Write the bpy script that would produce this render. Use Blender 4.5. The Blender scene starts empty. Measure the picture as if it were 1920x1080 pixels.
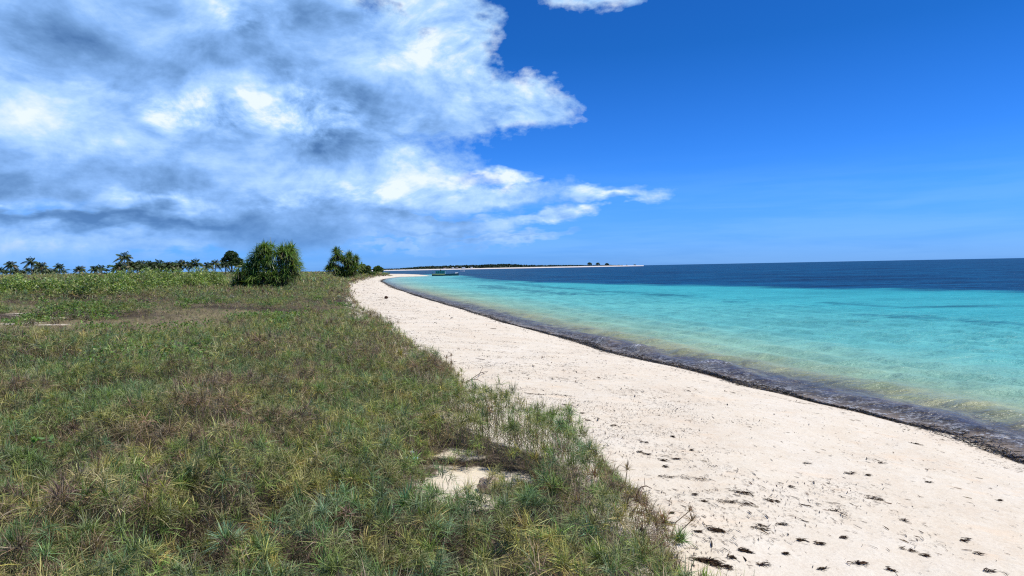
import bpy, math, random
import numpy as np
from mathutils import Vector, Matrix, Euler

random.seed(7)
RNG = np.random.default_rng(11)
scene = bpy.context.scene
COL = scene.collection
rad = math.radians

# ------------------------------------------------------------------ helpers
def tag(o, label=None, cat=None, group=None, kind=None):
    if label: o['label'] = label
    if cat: o['category'] = cat
    if group: o['group'] = group
    if kind: o['kind'] = kind
    return o

def empty(name, loc, rz=0.0):
    o = bpy.data.objects.new(name, None)
    o.empty_display_size = 0.2
    o.location = loc
    o.rotation_euler = (0, 0, rz)
    COL.objects.link(o)
    return o

def mesh_np(name, V, F, mat, col=None, attrs=None, smooth=False, parent=None):
    """V (n,3), F (m,k) integer faces of one size, or a list of such arrays."""
    V = np.asarray(V, dtype=np.float32).reshape(-1, 3)
    Fs = F if isinstance(F, list) else [F]
    me = bpy.data.meshes.new(name)
    me.vertices.add(len(V))
    me.vertices.foreach_set('co', V.ravel())
    idx = np.concatenate([np.asarray(f, dtype=np.int32).ravel() for f in Fs])
    tot = np.concatenate([np.full(len(f), np.asarray(f).shape[1], dtype=np.int32) for f in Fs])
    start = np.concatenate([[0], np.cumsum(tot)[:-1]]).astype(np.int32)
    me.loops.add(len(idx))
    me.loops.foreach_set('vertex_index', idx)
    me.polygons.add(len(tot))
    me.polygons.foreach_set('loop_start', start)
    me.polygons.foreach_set('loop_total', tot)
    if smooth:
        me.polygons.foreach_set('use_smooth', np.ones(len(tot), dtype=bool))
    me.update(calc_edges=True)
    if col is not None:
        a = me.color_attributes.new('tint', 'FLOAT_COLOR', 'POINT')
        c = np.ones((len(V), 4), dtype=np.float32)
        c[:, :3] = col
        a.data.foreach_set('color', c.ravel())
    for k, v in (attrs or {}).items():
        a = me.attributes.new(k, 'FLOAT', 'POINT')
        a.data.foreach_set('value', np.asarray(v, dtype=np.float32))
    if mat: me.materials.append(mat)
    o = bpy.data.objects.new(name, me)
    COL.objects.link(o)
    if parent: o.parent = parent
    return o

class MB:
    """collects quads/polygons of any size into ONE mesh"""
    def __init__(s): s.v = []; s.f = []
    def add(s, vs, fs):
        b = len(s.v); s.v += [tuple(p) for p in vs]; s.f += [tuple(b + i for i in f) for f in fs]
    def box(s, c, d, rz=0.0):
        x, y, z = d[0] / 2, d[1] / 2, d[2] / 2
        ca, sa = math.cos(rz), math.sin(rz)
        P = [(sx * x, sy * y, sz * z) for sz in (-1, 1) for sx, sy in ((-1, -1), (1, -1), (1, 1), (-1, 1))]
        P = [(c[0] + p[0] * ca - p[1] * sa, c[1] + p[0] * sa + p[1] * ca, c[2] + p[2]) for p in P]
        s.add(P, [(3, 2, 1, 0), (4, 5, 6, 7), (0, 1, 5, 4), (1, 2, 6, 5), (2, 3, 7, 6), (3, 0, 4, 7)])
    def tube(s, pts, rs, n=7, cap=True):
        pts = [Vector(p) for p in pts]; rings = []
        for i, p in enumerate(pts):
            d = (pts[min(i + 1, len(pts) - 1)] - pts[max(i - 1, 0)]).normalized()
            u = d.cross(Vector((0.13, 0.97, 0.2))).normalized(); w = d.cross(u)
            r = rs[i] if hasattr(rs, '__len__') else rs
            rings.append([p + (u * math.cos(2 * math.pi * k / n) + w * math.sin(2 * math.pi * k / n)) * r for k in range(n)])
        vs = [q for R in rings for q in R]
        fs = [(i * n + k, i * n + (k + 1) % n, (i + 1) * n + (k + 1) % n, (i + 1) * n + k) for i in range(len(pts) - 1) for k in range(n)]
        if cap: fs += [tuple(range(n - 1, -1, -1)), tuple(range((len(pts) - 1) * n, len(pts) * n))]
        s.add(vs, fs)
    def build(s, name, mat, parent=None, smooth=False):
        me = bpy.data.meshes.new(name)
        me.from_pydata(s.v, [], s.f); me.update()
        if smooth:
            me.polygons.foreach_set('use_smooth', np.ones(len(me.polygons), dtype=bool))
        if mat: me.materials.append(mat)
        o = bpy.data.objects.new(name, me); COL.objects.link(o)
        if parent: o.parent = parent
        return o

def copy_tree(o, parent=None):
    c = o.copy(); COL.objects.link(c)
    if parent: c.parent = parent
    for ch in [k for k in bpy.data.objects if k.parent == o]:
        copy_tree(ch, c)
    return c

def _hash(ix, iy, seed):
    h = (ix.astype(np.int64) * 374761393 + iy.astype(np.int64) * 668265263 + seed * 1442695041) & 0xffffffff
    h = ((h ^ (h >> 13)) * 1274126177) & 0xffffffff
    return ((h ^ (h >> 16)) & 0xffff) / 65535.0

def vnoise(x, y, seed=0):
    x = np.asarray(x, float); y = np.asarray(y, float)
    ix = np.floor(x); iy = np.floor(y); fx = x - ix; fy = y - iy
    fx = fx * fx * (3 - 2 * fx); fy = fy * fy * (3 - 2 * fy)
    a = _hash(ix, iy, seed); b = _hash(ix + 1, iy, seed); c = _hash(ix, iy + 1, seed); d = _hash(ix + 1, iy + 1, seed)
    return (a * (1 - fx) + b * fx) * (1 - fy) + (c * (1 - fx) + d * fx) * fy

def fbm(x, y, seed=0, n=4):
    t = 0; a = 0.5; s = 0
    for k in range(n):
        t = t + a * vnoise(x * 2 ** k + 17.3 * k, y * 2 ** k - 9.1 * k, seed + k); s += a; a *= 0.5
    return t / s

def sstep(a, b, x):
    t = np.clip((np.asarray(x, float) - a) / (b - a), 0, 1)
    return t * t * (3 - 2 * t)

# ------------------------------------------------------------------ camera
F_PX = 1280.0
CAM = Vector((0, 0, 3.4))
ROT = Matrix.Rotation(rad(90 - 1.70), 3, 'X') @ Matrix.Rotation(rad(-1.1), 3, 'Z')
cam_d = bpy.data.cameras.new('camera')
cam_d.sensor_width = 36.0
cam_d.lens = 24.0
cam_d.clip_start = 0.05
cam_d.clip_end = 60000
cam = bpy.data.objects.new('camera', cam_d)
cam.matrix_world = Matrix.Translation(CAM) @ ROT.to_4x4()
COL.objects.link(cam)
scene.camera = cam

def ray(px, py):
    return (ROT @ Vector(((px - 960) / F_PX, -(py - 540) / F_PX, -1.0))).normalized()

def at_z(px, py, z=0.0):
    d = ray(px, py); t = (z - CAM.z) / d.z
    p = CAM + d * t
    return (p.x, p.y)

def at_y(px, py, Y):
    d = ray(px, py); return CAM + d * (Y / d.y)

# ------------------------------------------------------------------ lay of the land (metres)
SHORE_PX = [(1920, 868), (1883, 852), (1850, 836), (1805, 819), (1740, 805), (1679, 791), (1606, 772), (1541, 758), (1471, 740), (1414, 728),
            (1353, 711), (1280, 691), (1207, 676), (1140, 660), (1070, 638), (1007, 621), (953, 607), (893, 588), (840, 572), (800, 561),
            (737, 540), (714, 527), (723, 522.5), (747, 519.3), (787, 518.2), (806, 517.4)]
shore = [at_z(x, y, 0.0) for x, y in SHORE_PX]
sp0 = shore[0]
tip = shore[-1]
LAND = [(14.5, -60), (11.5, -20), (9.6, 0)] + shore + [(tip[0] - 4, tip[1] + 14), (tip[0] - 22, tip[1] + 30), (-86, 470), (-150, 520), (-600, 520), (-1600, 480), (-1600, -60)]
LAND = np.array(LAND)

def poly_sd(poly, x, y, closed=True):
    """signed distance: positive inside"""
    x = np.asarray(x, float); y = np.asarray(y, float)
    d = np.full(x.shape, 1e18); ins = np.zeros(x.shape, bool)
    n = len(poly)
    for i in range(n if closed else n - 1):
        ax, ay = poly[i]; bx, by = poly[(i + 1) % n]
        ex, ey = bx - ax, by - ay
        t = np.clip(((x - ax) * ex + (y - ay) * ey) / (ex * ex + ey * ey + 1e-12), 0, 1)
        d = np.minimum(d, (x - ax - t * ex) ** 2 + (y - ay - t * ey) ** 2)
        if closed and ay != by:
            c = ((ay > y) != (by > y)) & (x < (bx - ax) * (y - ay) / (by - ay) + ax)
            ins ^= c
    d = np.sqrt(d)
    return np.where(ins, d, -d) if closed else d

def base_z(s):
    s = np.asarray(s, float)
    b = np.where(s < 0, np.maximum(s * 0.07, -2.5), 0.0)
    b = b + 1.12 * (1 - np.exp(-np.clip(s, 0, None) / 5.2)) * 1.12
    return b + np.clip(s - 8, 0, 92) * 0.0185

def near_land(x, y):
    return poly_sd(LAND, x, y)

def hit_base(px, py):
    d = ray(px, py)
    t = np.concatenate([np.linspace(3, 60, 600), np.linspace(60, 700, 1500)])
    X = CAM.x + d.x * t; Y = CAM.y + d.y * t; Z = CAM.z + d.z * t
    g = base_z(near_land(X, Y))
    k = np.argmax(Z < g)
    return (X[k], Y[k])

VEG_PX = [(1345, 1150), (1302, 1080), (1285, 1020), (1245, 975), (1205, 945), (1185, 915), (1150, 875), (1100, 845), (1035, 828), (985, 812), (940, 795),
          (905, 770), (880, 742), (858, 715), (822, 690), (785, 660), (745, 632), (705, 604), (680, 582), (664, 560), (658, 545), (655, 534),
          (668, 527), (690, 521), (712, 517.0), (735, 515.2)]
veg_edge = [hit_base(px, py + .27 * F_PX / max(5.0, hit_base(px, py)[1])) for px, py in VEG_PX]   # stems stand below the outline seen
VEG = np.array([(4.2, -60), (2.6, -10), (1.9, 1.5)] + veg_edge + [(-100, 440), (-150, 500), (-600, 500), (-1590, 460), (-1590, -60)])

# bare sandy patches inside the vegetation: (pixel, radius across, radius deep)
BARE = []
for px, py, rx, ry in [(858, 890, .22, .28), (890, 948, .42, .42), (862, 985, .2, .18), (800, 800, .2, .2), (880, 790, .2, .16), (885, 985, .3, .25),
                       (173, 581, 1.0, 1.0), (160, 588, .7, .6), (201, 578, .5, .5), (38, 616, .5, .5), (58, 603, .7, .6), (12, 621, 1.1, .6),
                       (117, 610, .6, .5), (98, 622, .6, .4), (96, 646, .6, .4), (96, 709, .5, .3), (5, 746, .3, .2), (402, 550, .8, .9),
                       (60, 635, .7, .4), (130, 590, 1.6, .5), (235, 580, .8, .5), (110, 637, .5, .3), (25, 600, .8, .4)]:
    x, y = hit_base(px, py); q = .55 if px < 500 else .95; BARE.append((x, y, rx * q, ry * q))

def bare_amount(x, y):
    m = np.zeros(np.shape(x))
    wx = x + 0.5 * (vnoise(x * 2.2, y * 2.2, 5) - .5); wy = y + 0.5 * (vnoise(x * 2.2, y * 2.2, 6) - .5)
    for bx, by, rx, ry in BARE:
        m = np.maximum(m, 1.25 - np.sqrt(((wx - bx) / rx) ** 2 + ((wy - by) / ry) ** 2))
    return np.clip(m * 2.2, 0, 1)

def terrain(x, y, full=False):
    x = np.asarray(x, float); y = np.asarray(y, float)
    s = near_land(x, y); v = poly_sd(VEG, x, y)
    z = base_z(s)
    scarp = sstep(-0.25, 1.1, v) * 0.22
    near = 1 / (1 + np.maximum(y, 0) / 60)
    z = z + scarp + sstep(0, 3, v) * ((fbm(x / 5.0, y / 5.0, 3) - .5) * .5 + (fbm(x / 26.0, y / 26.0, 8) - .5) * .6 * sstep(5, 25, v))
    z = z + sstep(0.3, 2, s) * (1 - sstep(-.3, .5, v)) * ((fbm(x / 1.3, y / 1.3, 21, 3) - .5) * .11 + (fbm(x / .4, y / .4, 22, 2) - .5) * .035)
    return (z, s, v) if full else z

def tz(x, y):
    return float(terrain(np.array([x]), np.array([y]))[0])

def hit(px, py, lift=0.0):
    d = ray(px, py)
    t = np.concatenate([np.linspace(3, 60, 900), np.linspace(60, 700, 1500)])
    X = CAM.x + d.x * t; Y = CAM.y + d.y * t; Z = CAM.z + d.z * t
    g = terrain(X, Y) + lift
    below = Z < g
    k = int(np.argmax(below)) if below.any() else int(np.argmin(Z - g))
    return Vector((X[k], Y[k], g[k] - lift))

# ------------------------------------------------------------------ materials
def mat_new(name):
    m = bpy.data.materials.new(name); m.use_nodes = True
    nt = m.node_tree; nt.nodes.clear()
    out = nt.nodes.new('ShaderNodeOutputMaterial')
    return m, nt, out

class N:
    """tiny node helper"""
    def __init__(s, nt): s.nt = nt
    def _in(s, sock, v):
        if v is None: return
        if isinstance(v, bpy.types.NodeSocket): s.nt.links.new(v, sock)
        else: sock.default_value = v
    def math(s, op, a, b=None, c=None, clamp=False):
        n = s.nt.nodes.new('ShaderNodeMath'); n.operation = op; n.use_clamp = clamp
        s._in(n.inputs[0], a); s._in(n.inputs[1], b); s._in(n.inputs[2], c)
        return n.outputs[0]
    def vmath(s, op, a, b=None):
        n = s.nt.nodes.new('ShaderNodeVectorMath'); n.operation = op
        s._in(n.inputs[0], a); s._in(n.inputs[1], b)
        return n.outputs[0]
    def noise(s, vec, scale, detail=4, rough=.55, dist=0.0, dim='3D', out='Fac'):
        n = s.nt.nodes.new('ShaderNodeTexNoise'); n.noise_dimensions = dim
        s._in(n.inputs['Vector'], vec); s._in(n.inputs['Scale'], scale); n.inputs['Detail'].default_value = detail
        n.inputs['Roughness'].default_value = rough; n.inputs['Distortion'].default_value = dist
        return n.outputs[out]
    def ramp(s, fac, stops, interp='LINEAR'):
        n = s.nt.nodes.new('ShaderNodeValToRGB'); e = n.color_ramp.elements; n.color_ramp.interpolation = interp
        while len(e) < len(stops): e.new(0.5)
        for i, (p, c) in enumerate(stops):
            e[i].position = p; e[i].color = (c[0], c[1], c[2], 1)
        s._in(n.inputs[0], fac); return n.outputs[0]
    def mix(s, fac, a, b, blend='MIX'):
        n = s.nt.nodes.new('ShaderNodeMix'); n.data_type = 'RGBA'; n.blend_type = blend
        s._in(n.inputs[0], fac); s._in(n.inputs[6], a if not isinstance(a, tuple) else (*a[:3], 1)); s._in(n.inputs[7], b if not isinstance(b, tuple) else (*b[:3], 1))
        return n.outputs[2]
    def mr(s, v, a, b, c=0.0, d=1.0, smooth=True):
        n = s.nt.nodes.new('ShaderNodeMapRange'); n.interpolation_type = 'SMOOTHSTEP' if smooth else 'LINEAR'
        s._in(n.inputs[0], v); n.inputs[1].default_value = a; n.inputs[2].default_value = b; n.inputs[3].default_value = c; n.inputs[4].default_value = d
        return n.outputs[0]
    def attr(s, name):
        n = s.nt.nodes.new('ShaderNodeAttribute'); n.attribute_name = name; return n
    def pos(s):
        return s.nt.nodes.new('ShaderNodeNewGeometry').outputs['Position']
    def objco(s):
        return s.nt.nodes.new('ShaderNodeTexCoord').outputs['Object']
    def scale(s, vec, sc):
        n = s.nt.nodes.new('ShaderNodeMapping'); s._in(n.inputs[0], vec); n.inputs['Scale'].default_value = sc; return n.outputs[0]
    def bump(s, h, strength, dist):
        n = s.nt.nodes.new('ShaderNodeBump'); n.inputs['Strength'].default_value = strength; n.inputs['Distance'].default_value = dist
        s._in(n.inputs['Height'], h); return n.outputs[0]
    def bsdf(s, col, rough=.6, spec=.5, normal=None, **kw):
        n = s.nt.nodes.new('ShaderNodeBsdfPrincipled')
        s._in(n.inputs['Base Color'], col if not isinstance(col, tuple) else (*col[:3], 1)); s._in(n.inputs['Roughness'], rough)
        n.inputs['Specular IOR Level'].default_value = spec
        if normal is not None: s._in(n.inputs['Normal'], normal)
        for k, v in kw.items(): s._in(n.inputs[k], v)
        return n.outputs[0]

def link_out(nt, out, sh): nt.links.new(sh, out.inputs['Surface'])

def leaf_material(name, trans=0.3, tint=(1.25, 1.35, .55), rough=.45, spec=.35):
    """leaf colour comes from the leaf's own 'tint' attribute"""
    m, nt, out = mat_new(name); n = N(nt)
    c = n.attr('tint').outputs['Color']
    mottle = n.noise(n.pos(), 9.0, 2)
    c = n.mix(.35, c, n.mix(1.0, c, n.ramp(mottle, [(.3, (.55, .55, .55)), (.7, (1.35, 1.3, 1.2))]), 'MULTIPLY'))
    b = n.bsdf(c, rough, spec)
    t = nt.nodes.new('ShaderNodeBsdfTranslucent')
    nt.links.new(n.mix(1.0, c, tint, 'MULTIPLY'), t.inputs[0])
    mx = nt.nodes.new('ShaderNodeMixShader'); mx.inputs[0].default_value = trans
    nt.links.new(b, mx.inputs[1]); nt.links.new(t.outputs[0], mx.inputs[2])
    link_out(nt, out, mx.outputs[0]); return m

def plain(name, col, rough=.6, spec=.3, var=.25, scale=6.0, bump=.15):
    m, nt, out = mat_new(name); n = N(nt)
    f = n.noise(n.objco(), scale, 5, .65)
    lo = tuple(k * (1 - var) for k in col); hi = tuple(min(1, k * (1 + var)) for k in col)
    c = n.ramp(f, [(.3, lo), (.7, hi)])
    link_out(nt, out, n.bsdf(c, rough, spec, n.bump(f, bump, .02))); return m

M_LEAF = leaf_material('grass_blades', .28)
M_BUSH = leaf_material('bush_leaves', .3, (1.2, 1.4, .5))
M_PANDAN = leaf_material('pandanus_leaves', .25, (1.2, 1.4, .4), .35, .45)
M_PALM = leaf_material('palm_fronds', .25, (1.2, 1.3, .4))
M_BARK = plain('bark', (.13, .10, .075), .9, .1)
M_PALMBARK = plain('palm_bark', (.17, .14, .11), .9, .1)
M_WEED = plain('seaweed_strands', (.026, .021, .014), .5, .4, .5, 20)
M_WEEDDRY = plain('dried_seaweed', (.06, .04, .027), .8, .2, .5, 20)
M_STONE = plain('stone', (.46, .37, .28), .95, .05, .45, 22, 1.0)
M_GREYSTONE = plain('grey_stone', (.36, .36, .34), .9, .1, .3, 9, .5)
M_COCO = plain('coconut_husk', (.06, .03, .018), .85, .1, .4, 14, .5)
M_STALK = plain('dry_stalk', (.30, .23, .14), .8, .1, .2)

# ground: pale coral sand, plant litter under the vegetation
def ground_material():
    m, nt, out = mat_new('coral_sand'); n = N(nt)
    p = n.pos(); veg = n.attr('veg').outputs['Fac']; off = n.attr('inland').outputs['Fac']
    big = n.noise(p, .55, 4, .6); fine = n.noise(p, 26.0, 4, .7); mid = n.noise(p, 4.5, 4, .65)
    sand = n.ramp(big, [(.3, (.715, .62, .45)), (.5, (.765, .69, .515)), (.72, (.79, .73, .575))])
    sand = n.mix(.35, sand, n.ramp(mid, [(.35, (.66, .50, .35)), (.65, (.80, .69, .55))]))
    sand = n.mix(.5, sand, n.mix(1.0, sand, n.ramp(fine, [(.3, (.8, .78, .76)), (.6, (1.05, 1.05, 1.05))]), 'MULTIPLY'))
    sand = n.mix(n.math('MULTIPLY', n.mr(n.noise(n.scale(p, (.9, 1.6, 1)), 1.0, 4, .7), .56, .70), .4), sand, (.80, .61, .40))
    wet = n.mr(n.math('ADD', off, n.math('MULTIPLY', n.math('SUBTRACT', mid, .5), .5)), .45, -.1)
    sand = n.mix(wet, sand, (.36, .28, .19))
    under = n.mr(off, -.3, -2.0)
    sand = n.mix(under, sand, n.ramp(n.noise(p, 1.6, 4, .7), [(.40, (.13, .10, .07)), (.55, (.46, .38, .27))]))
    lit_n = n.noise(p, 11.0, 5, .75)
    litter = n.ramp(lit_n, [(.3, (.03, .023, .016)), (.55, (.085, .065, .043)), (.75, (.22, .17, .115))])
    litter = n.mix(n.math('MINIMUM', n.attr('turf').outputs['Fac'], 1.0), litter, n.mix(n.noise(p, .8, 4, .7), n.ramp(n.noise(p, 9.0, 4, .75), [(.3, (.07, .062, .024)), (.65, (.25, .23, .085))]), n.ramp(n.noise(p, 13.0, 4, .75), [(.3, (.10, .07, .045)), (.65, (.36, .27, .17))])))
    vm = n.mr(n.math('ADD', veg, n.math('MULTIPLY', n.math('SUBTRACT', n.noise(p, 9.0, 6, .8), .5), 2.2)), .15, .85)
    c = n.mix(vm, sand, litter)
    h = n.math('ADD', n.math('MULTIPLY', mid, .7), n.math('MULTIPLY', fine, .3))
    link_out(nt, out, n.bsdf(c, n.math('SUBTRACT', .95, n.math('MULTIPLY', wet, .45)), .15, n.bump(h, .55, .05)))
    return m

# ------------------------------------------------------------------ ground sheet
def open_turf(x, y):
    """how bare/short the turf is in the middle distance on the inland side"""
    return sstep(.36, .56, fbm(x / 7.0 + 3, y / 7.0, 71, 3)) * sstep(-5, -9, x) * sstep(14, 20, y) * (1 - sstep(34, 44, y))

def axis(parts):
    a = [parts[0][0]]
    for x0, x1, st, gr in parts:
        x = x0; s = st
        while x < x1 - 1e-6:
            x = min(x + s, x1); s *= gr; a.append(x)
    return np.array(sorted(set(np.round(a, 4))))

def grid(xs, ys):
    X, Y = np.meshgrid(xs, ys)
    nx, ny = len(xs), len(ys)
    i = np.arange(nx * ny).reshape(ny, nx)
    F = np.stack([i[:-1, :-1], i[:-1, 1:], i[1:, 1:], i[1:, :-1]], -1).reshape(-1, 4)
    return X.ravel(), Y.ravel(), F

gx_left = -axis([(90, 1600, 2.0, 1.12)])[::-1]
gx = np.concatenate([gx_left[:-1], axis([(-90, -14, .9, 1), (-14, 13, .16, 1), (13, 60, .5, 1.2)])])
gy = axis([(-40, 1, 1.5, 1), (1, 36, .17, 1), (36, 130, .55, 1), (130, 540, 2.6, 1)])
X, Y, F = grid(gx, gy)
Z, S, Vg = terrain(X, Y, True)
ragged_ = (fbm(X / .9, Y / .9, 61, 3) - .5) * (1.5 + .012 * np.maximum(Y, 0))
vegm = sstep(-.05, .75, Vg + ragged_ * .9) * (1 - np.clip(bare_amount(X, Y) * 1.7, 0, 1))
ground = mesh_np('ground', np.stack([X, Y, Z], -1), F, ground_material(), attrs={'veg': vegm, 'inland': S, 'turf': open_turf(X, Y) + sstep(80, 160, Y)}, smooth=True)
tag(ground, kind='structure')

# ------------------------------------------------------------------ sea
DEEP_PX = [(812, 514.5), (842, 515), (862, 517), (882, 521.5), (912, 525), (1000, 528.5), (1120, 533), (1280, 535), (1400, 539), (1500, 541), (1640, 542), (1760, 547), (1920, 553.5)]
deep_line = [at_z(x, y) for x, y in DEEP_PX]
DEEP = np.array([(-400, 600), (-60, 420)] + deep_line + [(85, 45), (140, -40), (40000, -400), (40000, 40000), (-40000, 40000), (-40000, 600)])
GRASSBED = [[at_z(*p) for p in l] for l in (
    [(905, 535), (945, 541), (1000, 545), (1060, 551), (1120, 553.5)],
    [(955, 531), (1010, 537), (1090, 543), (1190, 549)],
    [(1110, 545), (1190, 549), (1290, 556)],
    [(1640, 590), (1700, 594), (1760, 598), (1830, 603), (1925, 611)],
    [(1560, 568), (1690, 576), (1830, 573), (1925, 574)],
    [(845, 521), (900, 525), (950, 529)],
    [(1380, 566), (1450, 572), (1500, 574)])]
SHORE_LINE = np.array([(14.5, -60), (11.5, -20), (9.6, 0)] + shore)

sx = np.concatenate([-axis([(90, 30000, 6, 1.5)])[::-1][:-1], axis([(-90, 0, .6, 1), (0, 26, .14, 1), (26, 80, .5, 1.04), (80, 30000, 6, 1.35)])])
sy = np.concatenate([axis([(-60, 6, 3, 1), (6, 34, .14, 1), (34, 90, .4, 1), (90, 420, 1.8, 1), (420, 36000, 12, 1.35)])])
X, Y, F = grid(sx, sy)
OFF = -near_land(X, Y)
DP = poly_sd(DEEP, X, Y)
GB = np.zeros(X.shape)
for i, l in enumerate(GRASSBED):
    wdt = .35 + .012 * np.maximum(Y, 0) if i != 0 else .3 + .016 * np.maximum(Y, 0)
    GB = np.maximum(GB, 1 - poly_sd(l, X, Y, closed=False) / (wdt * 3.4))
GB = np.clip(GB, 0, 1)
# small waves running onto the beach, and three breaking crests
fade = sstep(.1, 1.2, OFF) * (1 - sstep(14, 40, OFF))
ph = OFF * 2 * math.pi / 1.9 + 5 * fbm(X / 6, Y / 6, 31, 3) * 2
Z = fade * .05 * np.sin(ph) + fade * (fbm(X / .9, Y / .5, 35, 3) - .5) * .16
FOAM = np.zeros(X.shape)
for px, py, h, L, w in [(1131, 641, .22, 1.0, .28), (1096, 619, .13, .8, .3), (1200, 655, .17, .8, .3), (1350, 683, .2, 1.3, .35), (1290, 662, .1, 1.4, .5), (1016, 618, .1, .8, .3), (930, 590, .14, 1.4, .5), (880, 574, .12, 1.6, .5), (1480, 712, .1, 1.6, .4)]:
    cx, cy = at_z(px, py)
    k = int(np.argmin((X - cx) ** 2 + (Y - cy) ** 2))
    # local frame: along the shore / across it
    e = 1.0
    o1 = -near_land(np.array([cx + e, cx - e, cx, cx]), np.array([cy, cy, cy + e, cy - e]))
    g = np.array([o1[0] - o1[1], o1[2] - o1[3]]); g = g / (np.linalg.norm(g) + 1e-9)
    u = (X - cx) * g[0] + (Y - cy) * g[1]; w2 = -(X - cx) * g[1] + (Y - cy) * g[0]
    b = np.exp(-(u / w) ** 2 - (w2 / L) ** 2)
    b *= .7 + .6 * fbm(X / .4, Y / .4, 44, 2)
    Z += h * .8 * b
    FOAM = np.maximum(FOAM, (h > .15) * .72 * np.exp(-((u + .55 * w) / (w * 1.25)) ** 2 - (w2 / (L * .9)) ** 2))

def sea_material():
    m, nt, out = mat_new('sea_water'); n = N(nt)
    p = n.pos(); off = n.attr('offshore').outputs['Fac']; dp = n.attr('deep').outputs['Fac']; gb = n.attr('seagrass').outputs['Fac']; fo = n.attr('surf').outputs['Fac']
    n1 = n.noise(n.scale(p, (.30, .55, 1)), 1.0, 5, .65)
    n2 = n.noise(n.scale(p, (1.1, 2.0, 1)), 1.0, 4, .65)
    wob = n.math('MULTIPLY', n.math('SUBTRACT', n1, .5), 2.6)
    o = n.math('ADD', off, wob)
    lin = n.math('DIVIDE', o, 60.0)
    body = n.ramp(lin, [(0.0, (.15, .135, .10)), (.022, (.16, .145, .11)), (.045, (.32, .35, .175)), (.085, (.25, .45, .32)), (.18, (.14, .47, .42)), (.45, (.062, .41, .42)), (1.0, (.030, .365, .41))])
    # pale bottom inside the bay, far along the beach
    sep = nt.nodes.new('ShaderNodeSeparateXYZ'); nt.links.new(p, sep.inputs[0])
    bay = n.mr(sep.outputs['Y'], 90, 260)
    body = n.mix(n.math('MULTIPLY', bay, n.mr(off, 8, 2)), body, (.30, .46, .43))
    body = n.mix(n.math('MULTIPLY', n.math('MULTIPLY', bay, .5), n.mr(off, 40, 8)), body, (.22, .46, .45))
    # loose seagrass drifting in the shallows
    drift = n.math('MULTIPLY', n.mr(n.noise(n.scale(p, (1.4, .55, 1)), 1.0, 4, .7, .6), .40, .58), n.math('MULTIPLY', n.mr(o, 3.3, 1.5), n.mr(off, .2, .8)))
    body = n.mix(n.math('MULTIPLY', drift, .64), body, (.050, .034, .034))
    # dark seagrass beds
    bed = n.mr(n.math('ADD', gb, n.math('MULTIPLY', n.math('SUBTRACT', n.noise(n.scale(p, (.16, .26, 1)), 1.0, 6, .72), .5), 3.4)), .45, 1.15)
    bed = n.math('MULTIPLY', bed, n.mr(gb, .05, .35))
    body = n.mix(n.math('MULTIPLY', bed, .62), body, (.008, .10, .15))
    # the reef edge: deep blue beyond
    edge = n.math('ADD', dp, n.math('MULTIPLY', n.math('SUBTRACT', n.noise(n.scale(p, (.045, .05, 1)), 1.0, 5, .6), .5), 26.0))
    deepm = n.mr(edge, -4.0, 5.0)
    st = n.math('ADD', n.math('ADD', n.math('MULTIPLY', n.noise(n.scale(p, (.022, .05, 1)), 1.0, 3, .6), .4), n.math('MULTIPLY', n.noise(n.scale(p, (.10, .20, 1)), 1.0, 3, .6), .4)), n.math('MULTIPLY', n.noise(n.scale(p, (.5, .9, 1)), 1.0, 3, .6), .4))  # light and dark of the waves, painted as streaks into both water colours
    dcol = n.ramp(st, [(.45, (.0003, .014, .045)), (.58, (.0008, .050, .125)), (.70, (.004, .10, .21))])
    body = n.mix(1.0, body, n.ramp(st, [(.45, (.72, .76, .78)), (.60, (1.0, 1.0, 1.0)), (.72, (1.25, 1.16, 1.12))]), 'MULTIPLY')
    body = n.mix(deepm, body, dcol)
    # foam
    fn = n.noise(p, 9.0, 5, .8); fn2 = n.noise(p, 2.2, 3, .6)
    lace = n.math('MULTIPLY', n.mr(fn, .47, .57), n.math('MULTIPLY', n.mr(fn2, .42, .52), n.math('MULTIPLY', n.mr(off, .05, .3), n.mr(off, 1.7, .5))))
    crest = n.math('MULTIPLY', n.mr(n.math('ADD', fo, n.math('MULTIPLY', n.math('SUBTRACT', fn, .5), 3.6)), .55, 1.1), n.mr(fo, .10, .5))
    caps = n.math('MULTIPLY', n.mr(n.noise(n.scale(p, (.16, .30, 1)), 1.0, 6, .72), .735, .77), n.mr(off, 10, 18))
    foam = n.math('MAXIMUM', n.math('MAXIMUM', n.math('MULTIPLY', lace, .8), crest), n.math('MULTIPLY', caps, .6))
    body = n.mix(n.math('MULTIPLY', foam, .85), body, (.62, .65, .68))
    # waves
    w1 = n.noise(n.scale(p, (.55, 1.0, 1)), .8, 6, .62, .3); w2 = n.noise(n.scale(p, (.9, 1.5, 1)), 4.2, 4, .6)
    w3 = n.noise(n.scale(p, (.25, .5, 1)), .35, 4, .6)
    h = n.math('ADD', n.math('ADD', n.math('MULTIPLY', w1, .34), n.math('MULTIPLY', w2, .055)), n.math('MULTIPLY', w3, .45))
    nb_ = n.bump(h, 1.0, 1.2)
    df = nt.nodes.new('ShaderNodeBsdfDiffuse'); nt.links.new(body, df.inputs[0]); nt.links.new(nb_, df.inputs['Normal'])
    gl = nt.nodes.new('ShaderNodeBsdfGlossy'); gl.inputs['Roughness'].default_value = .26; nt.links.new(nb_, gl.inputs['Normal'])
    fr = nt.nodes.new('ShaderNodeFresnel'); fr.inputs[0].default_value = 1.33; nt.links.new(nb_, fr.inputs[1])
    refl = n.math('MULTIPLY', n.math('MINIMUM', n.math('MULTIPLY', fr.outputs[0], n.mr(off, 5, 2, .55, 1.1)), n.mr(off, 6, 2, .17, .40)), n.math('SUBTRACT', 1.0, foam))
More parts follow.
